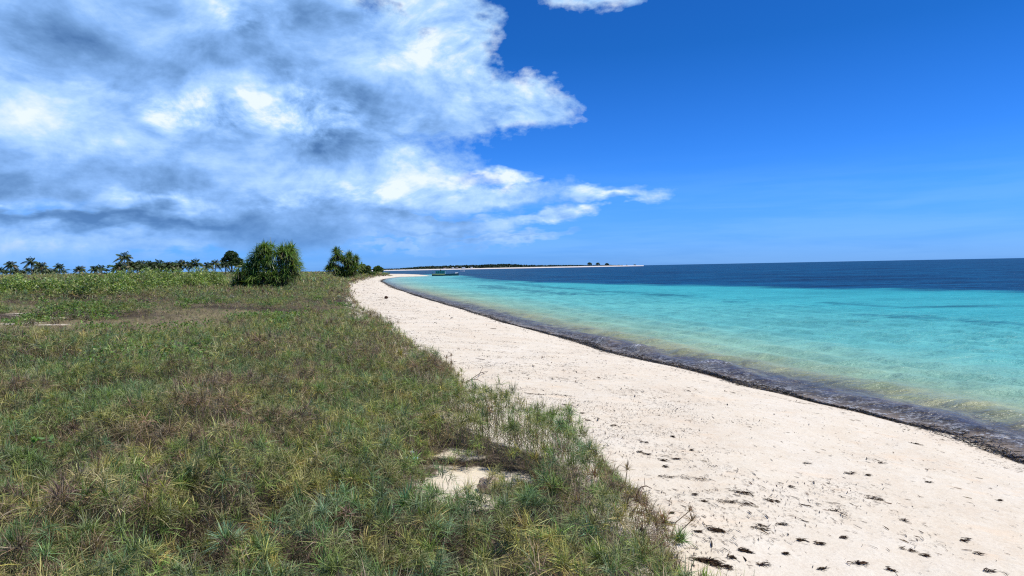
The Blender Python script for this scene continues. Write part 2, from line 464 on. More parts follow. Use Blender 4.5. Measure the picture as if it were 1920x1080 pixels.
    bmx = nt.nodes.new('ShaderNodeMixShader'); nt.links.new(refl, bmx.inputs[0]); nt.links.new(df.outputs[0], bmx.inputs[1]); nt.links.new(gl.outputs[0], bmx.inputs[2])
    b = bmx.outputs[0]
    tr = nt.nodes.new('ShaderNodeBsdfTransparent')
    alpha = n.math('MAXIMUM', n.mr(n.math('ADD', off, n.math('MULTIPLY', n.math('SUBTRACT', n2, .5), 1.4)), .0, 1.5, .15, 1.0), foam)
    mx = nt.nodes.new('ShaderNodeMixShader'); nt.links.new(alpha, mx.inputs[0]); nt.links.new(tr.outputs[0], mx.inputs[1]); nt.links.new(b, mx.inputs[2])
    link_out(nt, out, mx.outputs[0]); return m

keep = OFF > -3.0
keepF = keep[F].all(axis=1)
F2 = F[keepF]
used = np.unique(F2); remap = -np.ones(len(X), dtype=np.int64); remap[used] = np.arange(len(used))
sea = mesh_np('sea', np.stack([X, Y, Z], -1)[used], remap[F2], sea_material(), attrs={'offshore': OFF[used], 'deep': DP[used], 'seagrass': GB[used], 'surf': FOAM[used]}, smooth=True)
tag(sea, kind='structure')

# ------------------------------------------------------------------ leaf builders
def unit(v): return v / (np.linalg.norm(v, axis=-1, keepdims=True) + 1e-9)

def blades(P, D, L, W, droop, nseg, colA, colB, twist=0.5):
    """curved tapering strips. P,D (n,3); L,W,droop (n,); colours (n,3) base and tip"""
    n = len(P); t = np.linspace(0, 1, nseg + 1)
    up = np.array([0, 0, 1.0])
    side = np.cross(D, up); bad = np.linalg.norm(side, axis=1) < .05
    side[bad] = [1, 0, 0]; side = unit(side)
    nrm = unit(np.cross(side, D))
    a = RNG.normal(0, twist, n)
    side = side * np.cos(a)[:, None] + nrm * np.sin(a)[:, None]
    C = P[:, None, :] + D[:, None, :] * (L[:, None] * t)[:, :, None]
    C[:, :, 2] -= (L * droop)[:, None] * t ** 2
    w = (W[:, None] * (1 - t ** 1.6 * .93) * (.55 + .45 * np.minimum(1, t * 5)))[:, :, None] * .5
    A = C - side[:, None, :] * w; B = C + side[:, None, :] * w
    V = np.stack([A, B], 2).reshape(n, (nseg + 1) * 2, 3)
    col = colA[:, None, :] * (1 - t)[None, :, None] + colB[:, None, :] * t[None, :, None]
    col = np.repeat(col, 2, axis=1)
    k = np.arange(nseg) * 2
    f = np.stack([k, k + 1, k + 3, k + 2], -1)
    Fq = (np.arange(n) * (nseg + 1) * 2)[:, None, None] + f[None]
    return V.reshape(-1, 3), Fq.reshape(-1, 4), col.reshape(-1, 3)

def join(parts):
    V = []; Fq = []; C = []; b = 0
    for v, f, c in parts:
        V.append(v); Fq.append(f + b); C.append(c); b += len(v)
    return np.concatenate(V), np.concatenate(Fq), np.concatenate(C)

def leaves(P, size, col, Nrm=None, aspect=.55):
    """rhombic leaves with a slight fold"""
    n = len(P)
    nr = unit(RNG.normal(size=(n, 3)) + (Nrm if Nrm is not None else 0))
    t = unit(np.cross(nr, RNG.normal(size=(n, 3)))); b = np.cross(nr, t)
    s = np.asarray(size).reshape(-1, 1) * np.ones((n, 1))
    V = np.stack([P - t * s, P + b * s * aspect - nr * s * .15, P + t * s, P - b * s * aspect - nr * s * .15], 1)
    Fq = np.arange(n * 4).reshape(n, 4)
    return V.reshape(-1, 3), Fq, np.repeat(col, 4, axis=0)

def pick(cols, w, n, jit=.2):
    w = np.array(w, float); w /= w.sum()
    c = np.array(cols)[RNG.choice(len(cols), n, p=w)]
    return c * (1 + RNG.normal(0, jit, (n, 1))).clip(.4, 1.8) * (1 + RNG.normal(0, .06, (n, 3)))

GREEN = (.26, .365, .110); BLUEG = (.215, .345, .170); YELL = (.52, .50, .17); OLIVE = (.37, .375, .155)
DEAD = (.38, .29, .19); PURP = (.25, .180, .145); STRAW = (.60, .49, .30); REDB = (.26, .13, .07); DARK = (.08, .062, .046)

def tufts(C, R, nb, nseg, ca, cb, elmin=-.05, elmax=1.4, wid=.022):
    """rosettes: C (n,3) centres, R (n,) blade length, ca/cb (n,3)"""
    n = len(C); m = n * nb
    P = np.repeat(C, nb, axis=0); Rr = np.repeat(R, nb)
    az = RNG.uniform(0, 2 * math.pi, m); el = elmin + (elmax - elmin) * RNG.uniform(0, 1, m) ** 1.35
    D = np.stack([np.cos(az) * np.cos(el), np.sin(az) * np.cos(el), np.sin(el)], -1)
    L = Rr * RNG.uniform(.6, 1.15, m)
    W = wid * np.sqrt(Rr / .25) * RNG.uniform(.6, 1.3, m)
    jit = (1 + RNG.normal(0, .34, (m, 1))).clip(.3, 2.0)
    A = np.repeat(ca, nb, axis=0) * jit; B = np.repeat(cb, nb, axis=0) * jit
    return blades(P + RNG.normal(0, .012, (m, 3)), D, L, W, RNG.uniform(.05, .55, m) * np.cos(el), nseg, A, B)

def sector(d0, d1, n, amin=-44, amax=34):
    r = np.sqrt(RNG.uniform(d0 * d0, d1 * d1, n)); a = np.radians(RNG.uniform(amin, amax, n))
    return r * np.sin(a), r * np.cos(a)

def veg_filter(x, y, margin=.05, thin=.55):
    v = poly_sd(VEG, x, y)
    ragged = (fbm(x / .9, y / .9, 61, 3) - .5) * (1.5 + .012 * np.maximum(y, 0))
    k = (v + ragged > margin) & (RNG.uniform(size=x.shape) > bare_amount(x, y) * 1.05)
    return k & (RNG.uniform(size=x.shape) < sstep(-.3, .9, v + ragged) * (1 - thin) + thin)

LOWG = [(*hit_base(px, py), rx, ry) for px, py, rx, ry in [(905, 1000, .5, .6), (850, 945, .3, .3)]]
def lowgrowth(x, y):
    m = np.zeros(np.shape(x))
    for hx, hy, rx, ry in LOWG: m = np.maximum(m, 1.4 - np.sqrt(((x - hx) / rx) ** 2 + ((y - hy) / ry) ** 2))
    return np.clip(m * 1.6, 0, .82)

def cushion(x, y, cell=.72):
    """plants grow as cushions: returns dome height 0..1 and a number per cushion"""
    x = np.asarray(x, float) / cell; y = np.asarray(y, float) / cell
    x = x + .5 * (vnoise(x * 1.3, y * 1.3, 401) - .5); y = y + .5 * (vnoise(x * 1.3, y * 1.3, 402) - .5)
    ix = np.floor(x); iy = np.floor(y); best = np.full(x.shape, 9.0); cid = np.zeros(x.shape)
    for ox in (-1, 0, 1):
        for oy in (-1, 0, 1):
            cx = ix + ox; cy = iy + oy
            d = np.sqrt((x - cx - _hash(cx, cy, 403)) ** 2 + (y - cy - _hash(cx, cy, 404)) ** 2) / (.55 + .5 * _hash(cx, cy, 405))
            m = d < best; best = np.where(m, d, best); cid = np.where(m, _hash(cx, cy, 406), cid)
    return np.sqrt(np.clip(1 - best ** 2, 0, 1)), cid

def canopy(x, y):
    d, c = cushion(x, y)
    return np.clip(.02 + d * (.17 + .30 * c) + .16 * fbm(x / 2.2, y / 2.2, 81, 3) + .18 * (fbm(x / .4, y / .4, 82, 2) - .5), .01, .7)

HOLLOW = [(*hit_base(px, py), rx, ry) for px, py, rx, ry in [(300, 1000, .46, .26), (120, 900, .14, .1), (700, 1000, .16, .1)]]
def hollow(x, y):
    m = np.zeros(np.shape(x))
    for hx, hy, rx, ry in HOLLOW: m = np.maximum(m, 1.3 - np.sqrt(((x - hx) / rx) ** 2 + ((y - hy) / ry) ** 2))
    return np.clip(m * 2, 0, .85)

def zone_cols(x, y, n):
    """upper-layer colours vary in patches"""
    a = fbm(x / 1.6, y / 1.6, 91, 3); b = fbm(x / 3.4 + 7, y / 3.4, 92, 3)
    cols = pick([GREEN, BLUEG, OLIVE, YELL, DEAD, PURP], [36, 20, 22, 12, 6, 4], n)
    dead = pick([DEAD, PURP, OLIVE, STRAW], [40, 35, 18, 7], n)
    blue = pick([BLUEG, GREEN, OLIVE], [55, 35, 10], n)
    yel = pick([YELL, OLIVE, GREEN, STRAW], [42, 32, 20, 6], n)
    d, c = cushion(x, y); c = c + RNG.normal(0, .05, n) + .25 * (a - .5)
    cols = np.where(((c > .87) | (a > .70))[:, None], dead, cols)
    cols = np.where(((c < .27) | ((b > .57) & (c < .55)))[:, None], blue, cols)
    cols = np.where(((c > .45) & (c < .58))[:, None], yel, cols)
    return cols

veg_parts = []
def scatter(d0, d1, dens, size, nb, nseg, wid, low=True, amin=-46, amax=36):
    area = .5 * (d1 * d1 - d0 * d0) * math.radians(amax - amin); n = int(area * dens)
    x, y = sector(d0, d1, n, amin, amax)
    k = veg_filter(x, y) & (RNG.uniform(size=x.shape) > hollow(x, y)) & (RNG.uniform(size=x.shape) < .22 + 1.2 * cushion(x, y)[0]); x, y = x[k], y[k]
    ot = open_turf(x, y); k = RNG.uniform(size=x.shape) > ot * .75; x, y, ot = x[k], y[k], ot[k]
    z = terrain(x, y); n = len(x)
    v = poly_sd(VEG, x, y)
    rim = np.exp(-((v - .55) / .6) ** 2) * .24 * fbm(x / .7, y / .7, 85, 2) * 1.6
    h = (canopy(x, y) + rim) * sstep(-.3, .7, v) * (1 - .8 * ot) * (1 - lowgrowth(x, y)) + .03 + RNG.uniform(-.04, .08, n)
    c = zone_cols(x, y, n)
    rimc = (RNG.uniform(size=n) < .55 * np.exp(-(np.clip(v - .2, 0, None) / .8) ** 2) * sstep(.35, .6, fbm(x / 1.5, y / 1.5, 88, 2)) * 1.5)
    c = np.where(rimc[:, None], pick([PURP, DEAD, REDB, OLIVE], [45, 25, 18, 12], n), c)
    R = size * RNG.uniform(.65, 1.3, n) * (1 - .45 * ot) * (1 - .4 * lowgrowth(x, y))
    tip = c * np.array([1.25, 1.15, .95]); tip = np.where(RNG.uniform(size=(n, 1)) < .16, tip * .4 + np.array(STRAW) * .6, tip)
    veg_parts.append(tufts(np.stack([x, y, z + h], -1), R, nb, nseg, c * .42, tip * 1.06, wid=wid))  # blades coloured much darker at the base, so gaps between tufts look shaded
    if nseg > 1:      # leafy stems carrying each rosette
        m = np.repeat(np.arange(n), 5); k = len(m)
        hb = h[m] * RNG.uniform(0, .8, k)
        P = np.stack([x[m] + RNG.normal(0, .03, k), y[m] + RNG.normal(0, .03, k), z[m] + hb], -1)
        az = RNG.uniform(0, 6.28, k); el = RNG.uniform(.5, 1.5, k)
        D = np.stack([np.cos(az) * np.cos(el), np.sin(az) * np.cos(el), np.sin(el)], -1)
        cs = pick([DEAD, STRAW, OLIVE, PURP, GREEN], [30, 14, 26, 14, 16], k)
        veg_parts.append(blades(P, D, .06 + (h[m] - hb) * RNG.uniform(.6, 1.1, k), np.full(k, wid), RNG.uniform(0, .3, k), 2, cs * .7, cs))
    if low:
        x, y = sector(d0, d1, int(area * dens * .62), amin, amax)
        k = veg_filter(x, y); x, y = x[k], y[k]; z = terrain(x, y); n = len(x)
        c = pick([DEAD, PURP, DARK, STRAW, OLIVE], [22, 28, 42, 4, 6], n)  # weighted to dark tones, painting shade into the gaps under the rosettes
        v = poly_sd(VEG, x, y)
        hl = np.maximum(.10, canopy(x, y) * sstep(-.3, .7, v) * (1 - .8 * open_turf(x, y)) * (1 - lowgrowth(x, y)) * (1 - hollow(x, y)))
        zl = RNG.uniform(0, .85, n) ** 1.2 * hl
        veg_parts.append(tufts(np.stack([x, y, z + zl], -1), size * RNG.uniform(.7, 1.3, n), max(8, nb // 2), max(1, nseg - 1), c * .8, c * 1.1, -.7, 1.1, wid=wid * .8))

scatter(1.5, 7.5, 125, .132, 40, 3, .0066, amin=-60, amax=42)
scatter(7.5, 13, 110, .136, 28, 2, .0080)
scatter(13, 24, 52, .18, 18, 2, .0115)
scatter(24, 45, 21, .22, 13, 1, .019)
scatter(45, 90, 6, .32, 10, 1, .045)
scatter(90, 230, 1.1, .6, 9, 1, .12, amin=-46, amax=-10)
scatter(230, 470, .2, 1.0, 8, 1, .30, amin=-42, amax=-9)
V, Fq, C = join(veg_parts)
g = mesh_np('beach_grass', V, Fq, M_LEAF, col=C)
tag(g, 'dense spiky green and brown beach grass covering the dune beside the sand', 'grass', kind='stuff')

# bright leafy creeper patches on the inland side
def creeper():
    x, y = sector(9, 42, 90000, -46, 0)
    m = fbm(x / 2.2 + 11, y / 2.2, 101, 3)
    k = (m > .58) & (x < -4.0 - .12 * y) & (RNG.uniform(size=x.shape) < .55) & veg_filter(x, y, .6)
    x, y = x[k], y[k]
    n0 = len(x); nl = 4
    z = terrain(x, y) + canopy(x, y) * (1 - .8 * open_turf(x, y)) + RNG.uniform(-.02, .12, n0)
    P = np.repeat(np.stack([x, y, z], -1), nl, axis=0) + RNG.normal(0, .05, (n0 * nl, 3))
    c = pick([(.17, .28, .06), (.22, .32, .07), (.12, .2, .065), (.28, .29, .08)], [4, 3, 3, 1], len(P))
    return leaves(P, RNG.uniform(.012, .024, len(P)) * (1 + P[:, 1] / 22), c, np.array([0, 0, 1.2]), .7)
V, Fq, C = creeper()
o = mesh_np('creeper_foliage', V, Fq, M_BUSH, col=C)
tag(o, 'bright green small leaved creeper spreading through the inland grass', 'ground cover', kind='stuff')

# ------------------------------------------------------------------ pandanus
PAN_C = [(.15, .25, .055), (.19, .295, .065), (.10, .18, .045), (.31, .32, .095)]
def pandanus(label, name, base, mpp, cx, by, heads, leaf_len, dark=1.0, depth=1.5, wid=.07):
    root = empty(name, base)
    tag(root, label, 'pandanus')
    parts = []
    for i, (px, py) in enumerate(heads):
        x = (px - cx) * mpp; z = (by - py) * mpp
        rel = z / max(.1, (by - min(h[1] for h in heads)) * mpp)
        for k in range(3):
            yy = (-1 if k != 1 else 1) * depth * RNG.uniform(.15, 1) * math.sqrt(max(.05, 1 - (rel - .25) ** 2))
            c0 = np.array([x + RNG.normal(0, .12), yy, z])
            n = 76
            az = RNG.uniform(0, 2 * math.pi, n); el = np.arcsin(RNG.uniform(-.3, 1.0, n))
            D = np.stack([np.cos(az) * np.cos(el), np.sin(az) * np.cos(el), np.sin(el)], -1)
            L = leaf_len * RNG.uniform(.65, 1.15, n)
            col = pick(PAN_C, [5, 4, 4, 1.2], n) * dark
            parts.append(blades(np.repeat(c0[None], n, 0) + D * .08, D, L, wid * RNG.uniform(.7, 1.2, n), RNG.uniform(.12, .8, n) * np.cos(el) ** .6, 4, col, col * np.array([1.3, 1.2, 1.0]), .35))
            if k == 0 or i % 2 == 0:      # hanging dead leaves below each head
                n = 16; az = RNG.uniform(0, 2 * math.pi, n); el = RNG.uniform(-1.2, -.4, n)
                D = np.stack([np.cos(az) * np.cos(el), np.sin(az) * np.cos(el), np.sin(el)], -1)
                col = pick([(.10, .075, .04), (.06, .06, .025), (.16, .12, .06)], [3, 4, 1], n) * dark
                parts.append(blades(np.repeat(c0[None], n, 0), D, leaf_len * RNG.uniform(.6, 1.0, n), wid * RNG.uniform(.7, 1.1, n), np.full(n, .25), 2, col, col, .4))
            if k == 0 and i % 2 == 0:
                st = MB(); b0 = Vector((x * .35 + RNG.normal(0, .2), yy * .35, -.15))
                mid = Vector((x * .75, yy * .7, z * .45))
                st.tube([b0, mid, Vector(c0.tolist())], [.11, .085, .07], 6); st.build('stem', M_BARK, root, True)
    # prop roots
    for k in range(7):
        st = MB(); a = RNG.uniform(0, 6.28); r = RNG.uniform(.4, 1.0)
        st.tube([(math.cos(a) * r, math.sin(a) * r * .8, -.15), (math.cos(a) * r * .4, math.sin(a) * r * .35, .9)], [.03, .035], 5); st.build('prop_root', M_BARK, root, True)
    V, Fq, C = join(parts)
    mesh_np('crown', V, Fq, M_PANDAN, col=C, parent=root)
    return root

pb = hit(492, 549)
mpp = pb.y / math.cos(math.atan((492 - 960) / F_PX)) / F_PX * math.cos(math.atan((492 - 960) / F_PX))
big_heads = [(507, 472), (495, 478), (519, 478), (546, 476), (555, 482), (536, 480), (482, 489), (500, 490), (518, 492), (541, 492), (558, 494), (473, 502), (488, 504),
             (505, 506), (525, 506), (546, 506), (561, 506), (462, 511), (474, 518), (490, 520), (510, 521), (530, 519), (549, 517), (456, 527), (514, 541), (527, 535), (452, 536), (468, 534), (484, 532), (500, 534), (540, 526), (508, 466), (548, 470), (540, 474)]
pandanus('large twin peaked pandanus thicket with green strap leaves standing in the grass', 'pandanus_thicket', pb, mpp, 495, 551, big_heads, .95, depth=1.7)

pb2 = hit(652, 526)
mpp2 = pb2.y / F_PX
heads2 = [(635, 479), (629, 487), (642, 484), (634, 470.5), (648, 490), (656, 486), (659, 495), (667, 492), (671, 499), (622, 497), (620, 503), (631, 501), (640, 505), (650, 503),
          (660, 507), (667, 506), (640, 512), (652, 513), (632, 509), (660, 514), (645, 519), (656, 478.5), (668, 485)]
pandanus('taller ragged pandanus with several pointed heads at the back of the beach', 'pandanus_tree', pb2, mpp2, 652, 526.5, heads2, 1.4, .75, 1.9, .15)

# ------------------------------------------------------------------ leafy bushes and broad trees
def leafy(name, label, cat, base, clumps, nleaf, lsize, cols, w, group=None, trunk=None, aspect=.6, mat=M_BUSH, upb=.6):
    """clumps: list of (x, y, z, rx, ry, rz) in local metres"""
    root = empty(name, base); tag(root, label, cat, group)
    cl = np.array(clumps); vol = cl[:, 3] * cl[:, 4] + cl[:, 5] * cl[:, 3]; pr = vol / vol.sum()
    i = RNG.choice(len(cl), nleaf, p=pr)
    d = unit(RNG.normal(size=(nleaf, 3))); d[:, 2] = np.where(d[:, 2] < -.35, -d[:, 2], d[:, 2])
    r = RNG.uniform(.25, 1.12, nleaf) ** .55
    P = cl[i, :3] + d * r[:, None] * cl[i, 3:]
    P[:, 2] = np.maximum(P[:, 2], .02)
    cc = pick(cols, w, nleaf, .25) * (1 + .35 * (_hash(i, i * 3 + 1, 5) - .5))[:, None]
    V, Fq, C = leaves(P, lsize * RNG.uniform(.6, 1.3, nleaf), cc, d * .5 + np.array([0, 0, upb]), aspect)
    t = MB(); few = clumps if trunk else clumps[:4]
    for k, c in enumerate(few):
        if not trunk and k: t.build('stem', M_BARK, root, True); t = MB()
        b0 = (trunk[0], trunk[1], -.1) if trunk else (c[0] * .7, c[1] * .7, -.1)
        r0 = trunk[2] if trunk else .035
        mid = (b0[0] * .5 + c[0] * .5, b0[1] * .5 + c[1] * .5, c[2] * .5)
        t.tube([b0, mid, (c[0], c[1], c[2])], [r0, r0 * .6, r0 * .25], 5)
    t.build('trunk' if trunk else 'stem', M_BARK, root, True)
    mesh_np('crown' if trunk else 'foliage', V, Fq, mat, col=C, parent=root)
    return root

LG = [(.30, .40, .095), (.21, .31, .08), (.37, .42, .12), (.48, .48, .20), (.23, .27, .14)]
def mound(pxc, py_bottom, half_w, py_top, label, back=2.2, seed=0, n=5200, cols=LG, w=(4, 4, 3, 1.3, 2)):
    b = hit(pxc, py_bottom)
    m = b.y / F_PX
    hgt = max(.5, (py_bottom - py_top) * m + .7)
    hw = half_w * m; rr = random.Random(seed)
    cl = []
    for k in range(17):
        x = rr.uniform(-hw, hw); y = rr.uniform(.4, back * 2)
        f = 1 - .5 * (x / hw) ** 2
        h = hgt * f * rr.uniform(.62, 1.0) * (.55 + .45 * min(1, y / 1.6))
        cl.append((x, y, h * .45, rr.uniform(.55, 1.0) * hw * .38, rr.uniform(.6, 1.0), h * .55))
    return leafy('beach_shrub', label, 'shrub', b, cl, n, .075, cols, w, 'low green shrubs on the inland dune')
mound(-15, 563, 50, 530, 'low grey green shrub cut off by the left edge of the view', seed=1, n=5200)
mound(60, 562, 60, 526, 'low spreading green shrub behind the sandy turf at far left', seed=2, n=6000)
mound(135, 562, 52, 521, 'green shrub with a dark shaded gap beneath it, middle of the long thicket', seed=3, n=5600)
mound(200, 556, 58, 515, 'pale green shrub with one taller sprig on top', seed=4, n=5600)
mound(268, 549, 56, 512, 'tall domed bright green shrub below the dense palm row', seed=5, back=3, n=6400)
mound(335, 547, 58, 513, 'bright green shrub with pale glossy leaves ending the thicket', seed=6, back=3, n=6000)
b = hit(420, 517); m_ = b.y / F_PX
leafy('beach_shrub', 'flat grey green shrub on the rise behind the big pandanus', 'shrub', b, [(k * m_ * 9 - 2.5, .5 + .3 * (k % 2), .5, 1.9, 1.2, .5) for k in range(5)], 2600, .14, LG, (2, 3, 1, 1, 5), 'low green shrubs on the inland dune')

bb = hit(688, 518); m_ = bb.y / F_PX
leafy('leafy_shrub', 'yellow green leafy shrub leaning against the ragged pandanus', 'shrub', bb,
      [((-6) * m_, 0, 14 * m_, 7 * m_, 8 * m_, 9 * m_), (1 * m_, 0, 8 * m_, 8 * m_, 7 * m_, 8 * m_), (9 * m_, 1, 4 * m_, 7 * m_, 6 * m_, 4 * m_), (-12 * m_, .4, 7 * m_, 6 * m_, 6 * m_, 7 * m_), (3 * m_, 0, 15 * m_, 5 * m_, 5 * m_, 5 * m_)],
      3800, .24, [(.12, .17, .035), (.08, .13, .03), (.17, .20, .05)], (3, 3, 1))
bb = hit(709, 512.5); m_ = bb.y / F_PX
leafy('round_bush', 'small round bright green bush alone at the tip of the vegetation', 'bush', bb,
      [(-3 * m_, 0, 7 * m_, 6 * m_, 6 * m_, 6 * m_), (3 * m_, 0, 6 * m_, 7 * m_, 6 * m_, 5.5 * m_), (0, 0, 4 * m_, 9 * m_, 7 * m_, 5 * m_), (1 * m_, 0, 10 * m_, 4 * m_, 4 * m_, 4 * m_)],
      2600, .45, [(.09, .16, .03), (.06, .12, .025), (.14, .19, .04)], (3, 3, 1))

def land_point(px, Y):
    d = ray(px, 515); x = CAM.x + d.x * Y / d.y
    return Vector((x, Y, tz(x, Y)))
def top_z(px, py, Y): return at_y(px, py, Y).z

p = land_point(435, 265); H = top_z(435, 470, 265) - p.z
leafy('broadleaf_tree', 'dark round crowned broadleaf tree among the palms behind the big pandanus', 'tree', p,
      [(0, 0, H * .74, 2.6, 2.6, H * .24), (-1.9, .4, H * .6, 2.3, 2.2, 1.7), (2.1, -.3, H * .55, 2.5, 2.3, 1.7), (.6, -.8, H * .45, 3.0, 2.6, 1.5), (-.6, .3, H * .88, 1.6, 1.6, 1.1), (3.4, .2, H * .38, 1.9, 1.8, 1.4), (-2.8, 0, H * .4, 1.6, 1.6, 1.2)],
      5200, .34, [(.045, .085, .025), (.03, .06, .02), (.07, .11, .035)], (3, 3, 1), trunk=(0, 0, .28))
p = land_point(203, 150); H = top_z(203, 498, 150) - p.z
leafy('sapling', 'thin pale green sapling in front of the short palms', 'sapling', p, [(.5, 0, H * .9, .8, .6, .45), (-.3, 0, H * .65, .6, .5, .4), (.9, 0, H * .55, .5, .5, .35), (-.8, 0, H * .45, .5, .4, .3)], 260, .16, [(.11, .20, .09), (.09, .16, .06)], (1, 1), trunk=(0, 0, .06))
p = land_point(125, 290); H = top_z(125, 505, 290) - p.z
leafy('sapling', 'small thin leafed tree to the right of the left palm group', 'sapling', p, [(.9, 0, H * .9, 1.1, .8, .35), (-.9, 0, H * .7, .9, .6, .3), (0, 0, H * .6, .8, .6, .3)], 120, .2, [(.10, .16, .09)], (1,), trunk=(0, 0, .09))

# ------------------------------------------------------------------ coconut palms
def palm_crown(seed, nf, spread, L0, lean=0.0):
    rr = np.random.default_rng(seed); parts = []
    for i in range(nf):
        a = 2.399 * i + rr.normal(0, .25); el = (-.35 + 1.75 * (i + .5) / nf) * spread + rr.normal(0, .08)
        L = L0 * rr.uniform(.8, 1.1); d = np.array([math.cos(a) * math.cos(el) + lean * .3, math.sin(a) * math.cos(el), math.sin(el)])
        t = np.linspace(.08, 1, 17)
        R = d[None] * (L * t)[:, None]; R[:, 2] -= L * rr.uniform(.45, .75) * t ** 2.2 * (1.15 - .5 * abs(math.sin(el)))
        T = np.gradient(R, axis=0); T = unit(T)
        s = unit(np.cross(T, [0, 0, 1.0]) + 1e-6)
        col = pick([(.055, .09, .025), (.038, .068, .02), (.09, .11, .035), (.14, .12, .05)], [4, 4, 2, .7], 1, .2)[0]
        for sg in (-1, 1):
            D = unit(s * sg * .75 + T * .6 + np.array([0, 0, -.55]))
            ll = L0 * .30 * np.sin(np.clip(t * 1.02, 0, 1) * math.pi * .86 + .3) + .12
            c = np.repeat(col[None], len(t), 0) * (1 + rr.normal(0, .15, (len(t), 1)))
            parts.append(blades(R, D, ll, np.full(len(t), L0 * .07), np.full(len(t), .35), 2, c, c * 1.2, .3))
        # rachis
        parts.append(blades(np.zeros((1, 3)), d[None], np.array([L]), np.array([.12]), np.array([.48]), 5, np.array([[.10, .11, .04]]), np.array([[.08, .1, .04]]), .1))
    return join(parts)

M_COCOG = plain('green_coconut', (.12, .13, .04), .6, .3)
protos = []
for k, (nf, sp, L0) in enumerate([(20, 1.0, 3.5), (17, 1.0, 3.4), (22, .95, 3.4), (16, 1.05, 3.2)]):
    V, Fq, C = palm_crown(50 + k, nf, sp, L0)
    bend = (.35, -.3, .5, -.15)[k]
    tr = MB(); tr.tube([(bend * (math.sin(t * 1.57) ** 2 - 1), 0, t) for t in np.linspace(0, 1, 8)], [.21, .17, .155, .145, .14, .13, .125, .12], 7)
    protos.append((V, Fq, C, tr))
PALMDATA = {}
def palm(px, py_crown, Y, label, kind=0, size=1.0, group=None, rz=None):
    """the crown's growing point is seen at px,py_crown; the trunk runs down to the ground"""
    c = at_y(px, py_crown, Y); gz = tz(c.x, Y)
    h = max(1.2, c.z - gz + .15)
    root = empty('coconut_palm', (c.x, Y, gz - .15), RNG.uniform(-.5, .5) if rz is None else rz)
    tag(root, label, 'palm', group)
    V, Fq, C, tr = protos[kind]
    if kind not in PALMDATA:
        t = tr.build('trunk', M_PALMBARK, root, True); cr = mesh_np('crown', V, Fq, M_PALM, col=C, parent=root)
        PALMDATA[kind] = (t, cr)
    else:
        t0, c0 = PALMDATA[kind]
        t = t0.copy(); cr = c0.copy()
        for q in (t, cr): COL.objects.link(q); q.parent = root
    t.scale = (1, 1, h); cr.location = (0, 0, h); cr.scale = (size,) * 3
    cr.rotation_euler = (0, 0, RNG.uniform(0, 6.28))
    return root

GP = 'coconut palms along the inland horizon'
for a in [
    (20, 497, 280, 'tall straight coconut palm, second tall one from the left edge', 0, .95),
    (0, 507, 285, 'coconut palm cut off by the left edge of the view', 2, .9),
    (58, 491, 280, 'tall coconut palm with a wind swept crown at the centre of the left group', 1, 1.05),
    (78, 499, 282, 'medium coconut palm just right of the wind swept tall one', 0, .95),
    (111, 500, 290, 'slender coconut palm standing at the right end of the left group', 3, .9),
    (150, 505, 240, 'single short coconut palm standing apart over the shrubs', 0, .72),
    (178, 504, 245, 'short palm, left one of the close pair above the pale shrub', 2, .75),
    (190, 503, 250, 'short palm, right one of the close pair above the pale shrub', 1, .72),
    (233, 482, 262, 'tallest coconut palm, rising alone above the dense palm row', 1, 1.1),
    (219, 503, 275, 'low blue green palm just left of the tallest palm', 0, .8),
    (340, 494, 262, 'coconut palm with a clear crown at the right end of the dense row', 0, .85),
    (355, 496, 265, 'middle coconut palm of the trio right of the dense row', 2, .8),
    (367, 494, 258, 'bushy coconut palm with drooping yellowish fronds beside a gap of sky', 1, 1.0),
    (389, 498, 258, 'coconut palm on the right side of the gap of sky', 2, .85),
    (404, 494, 262, 'coconut palm between the gap of sky and the round tree', 0, .85),
    (422, 497, 255, 'coconut palm in front of the round crowned tree', 3, .85)]:
    palm(*a, group=GP)
for px, py, k, s in [(12, 510, 3, .7), (27, 508, 2, .8), (36, 510, 1, .7), (44, 511, 0, .6), (52, 506, 3, .75), (65, 509, 2, .75), (70, 507, 0, .8), (86, 508, 2, .85), (93, 511, 1, .7), (102, 509, 0, .8), (118, 509, 3, .6)]:
    palm(px, py, RNG.uniform(288, 320), 'short dark coconut palm under the taller palms of the left group', k, s, 'short palms in the left group')
for i, px in enumerate([226, 243, 250, 257, 264, 271, 278, 284, 291, 298, 304, 310, 316, 322, 328, 333, 247, 268, 288, 307, 324]):
    palm(px, RNG.uniform(494, 500) + (4 if i > 15 else 0), RNG.uniform(255, 285), 'coconut palm standing in the dense dark row behind the shrubs', i % 4, RNG.uniform(.8, .95), 'palms of the dense row')

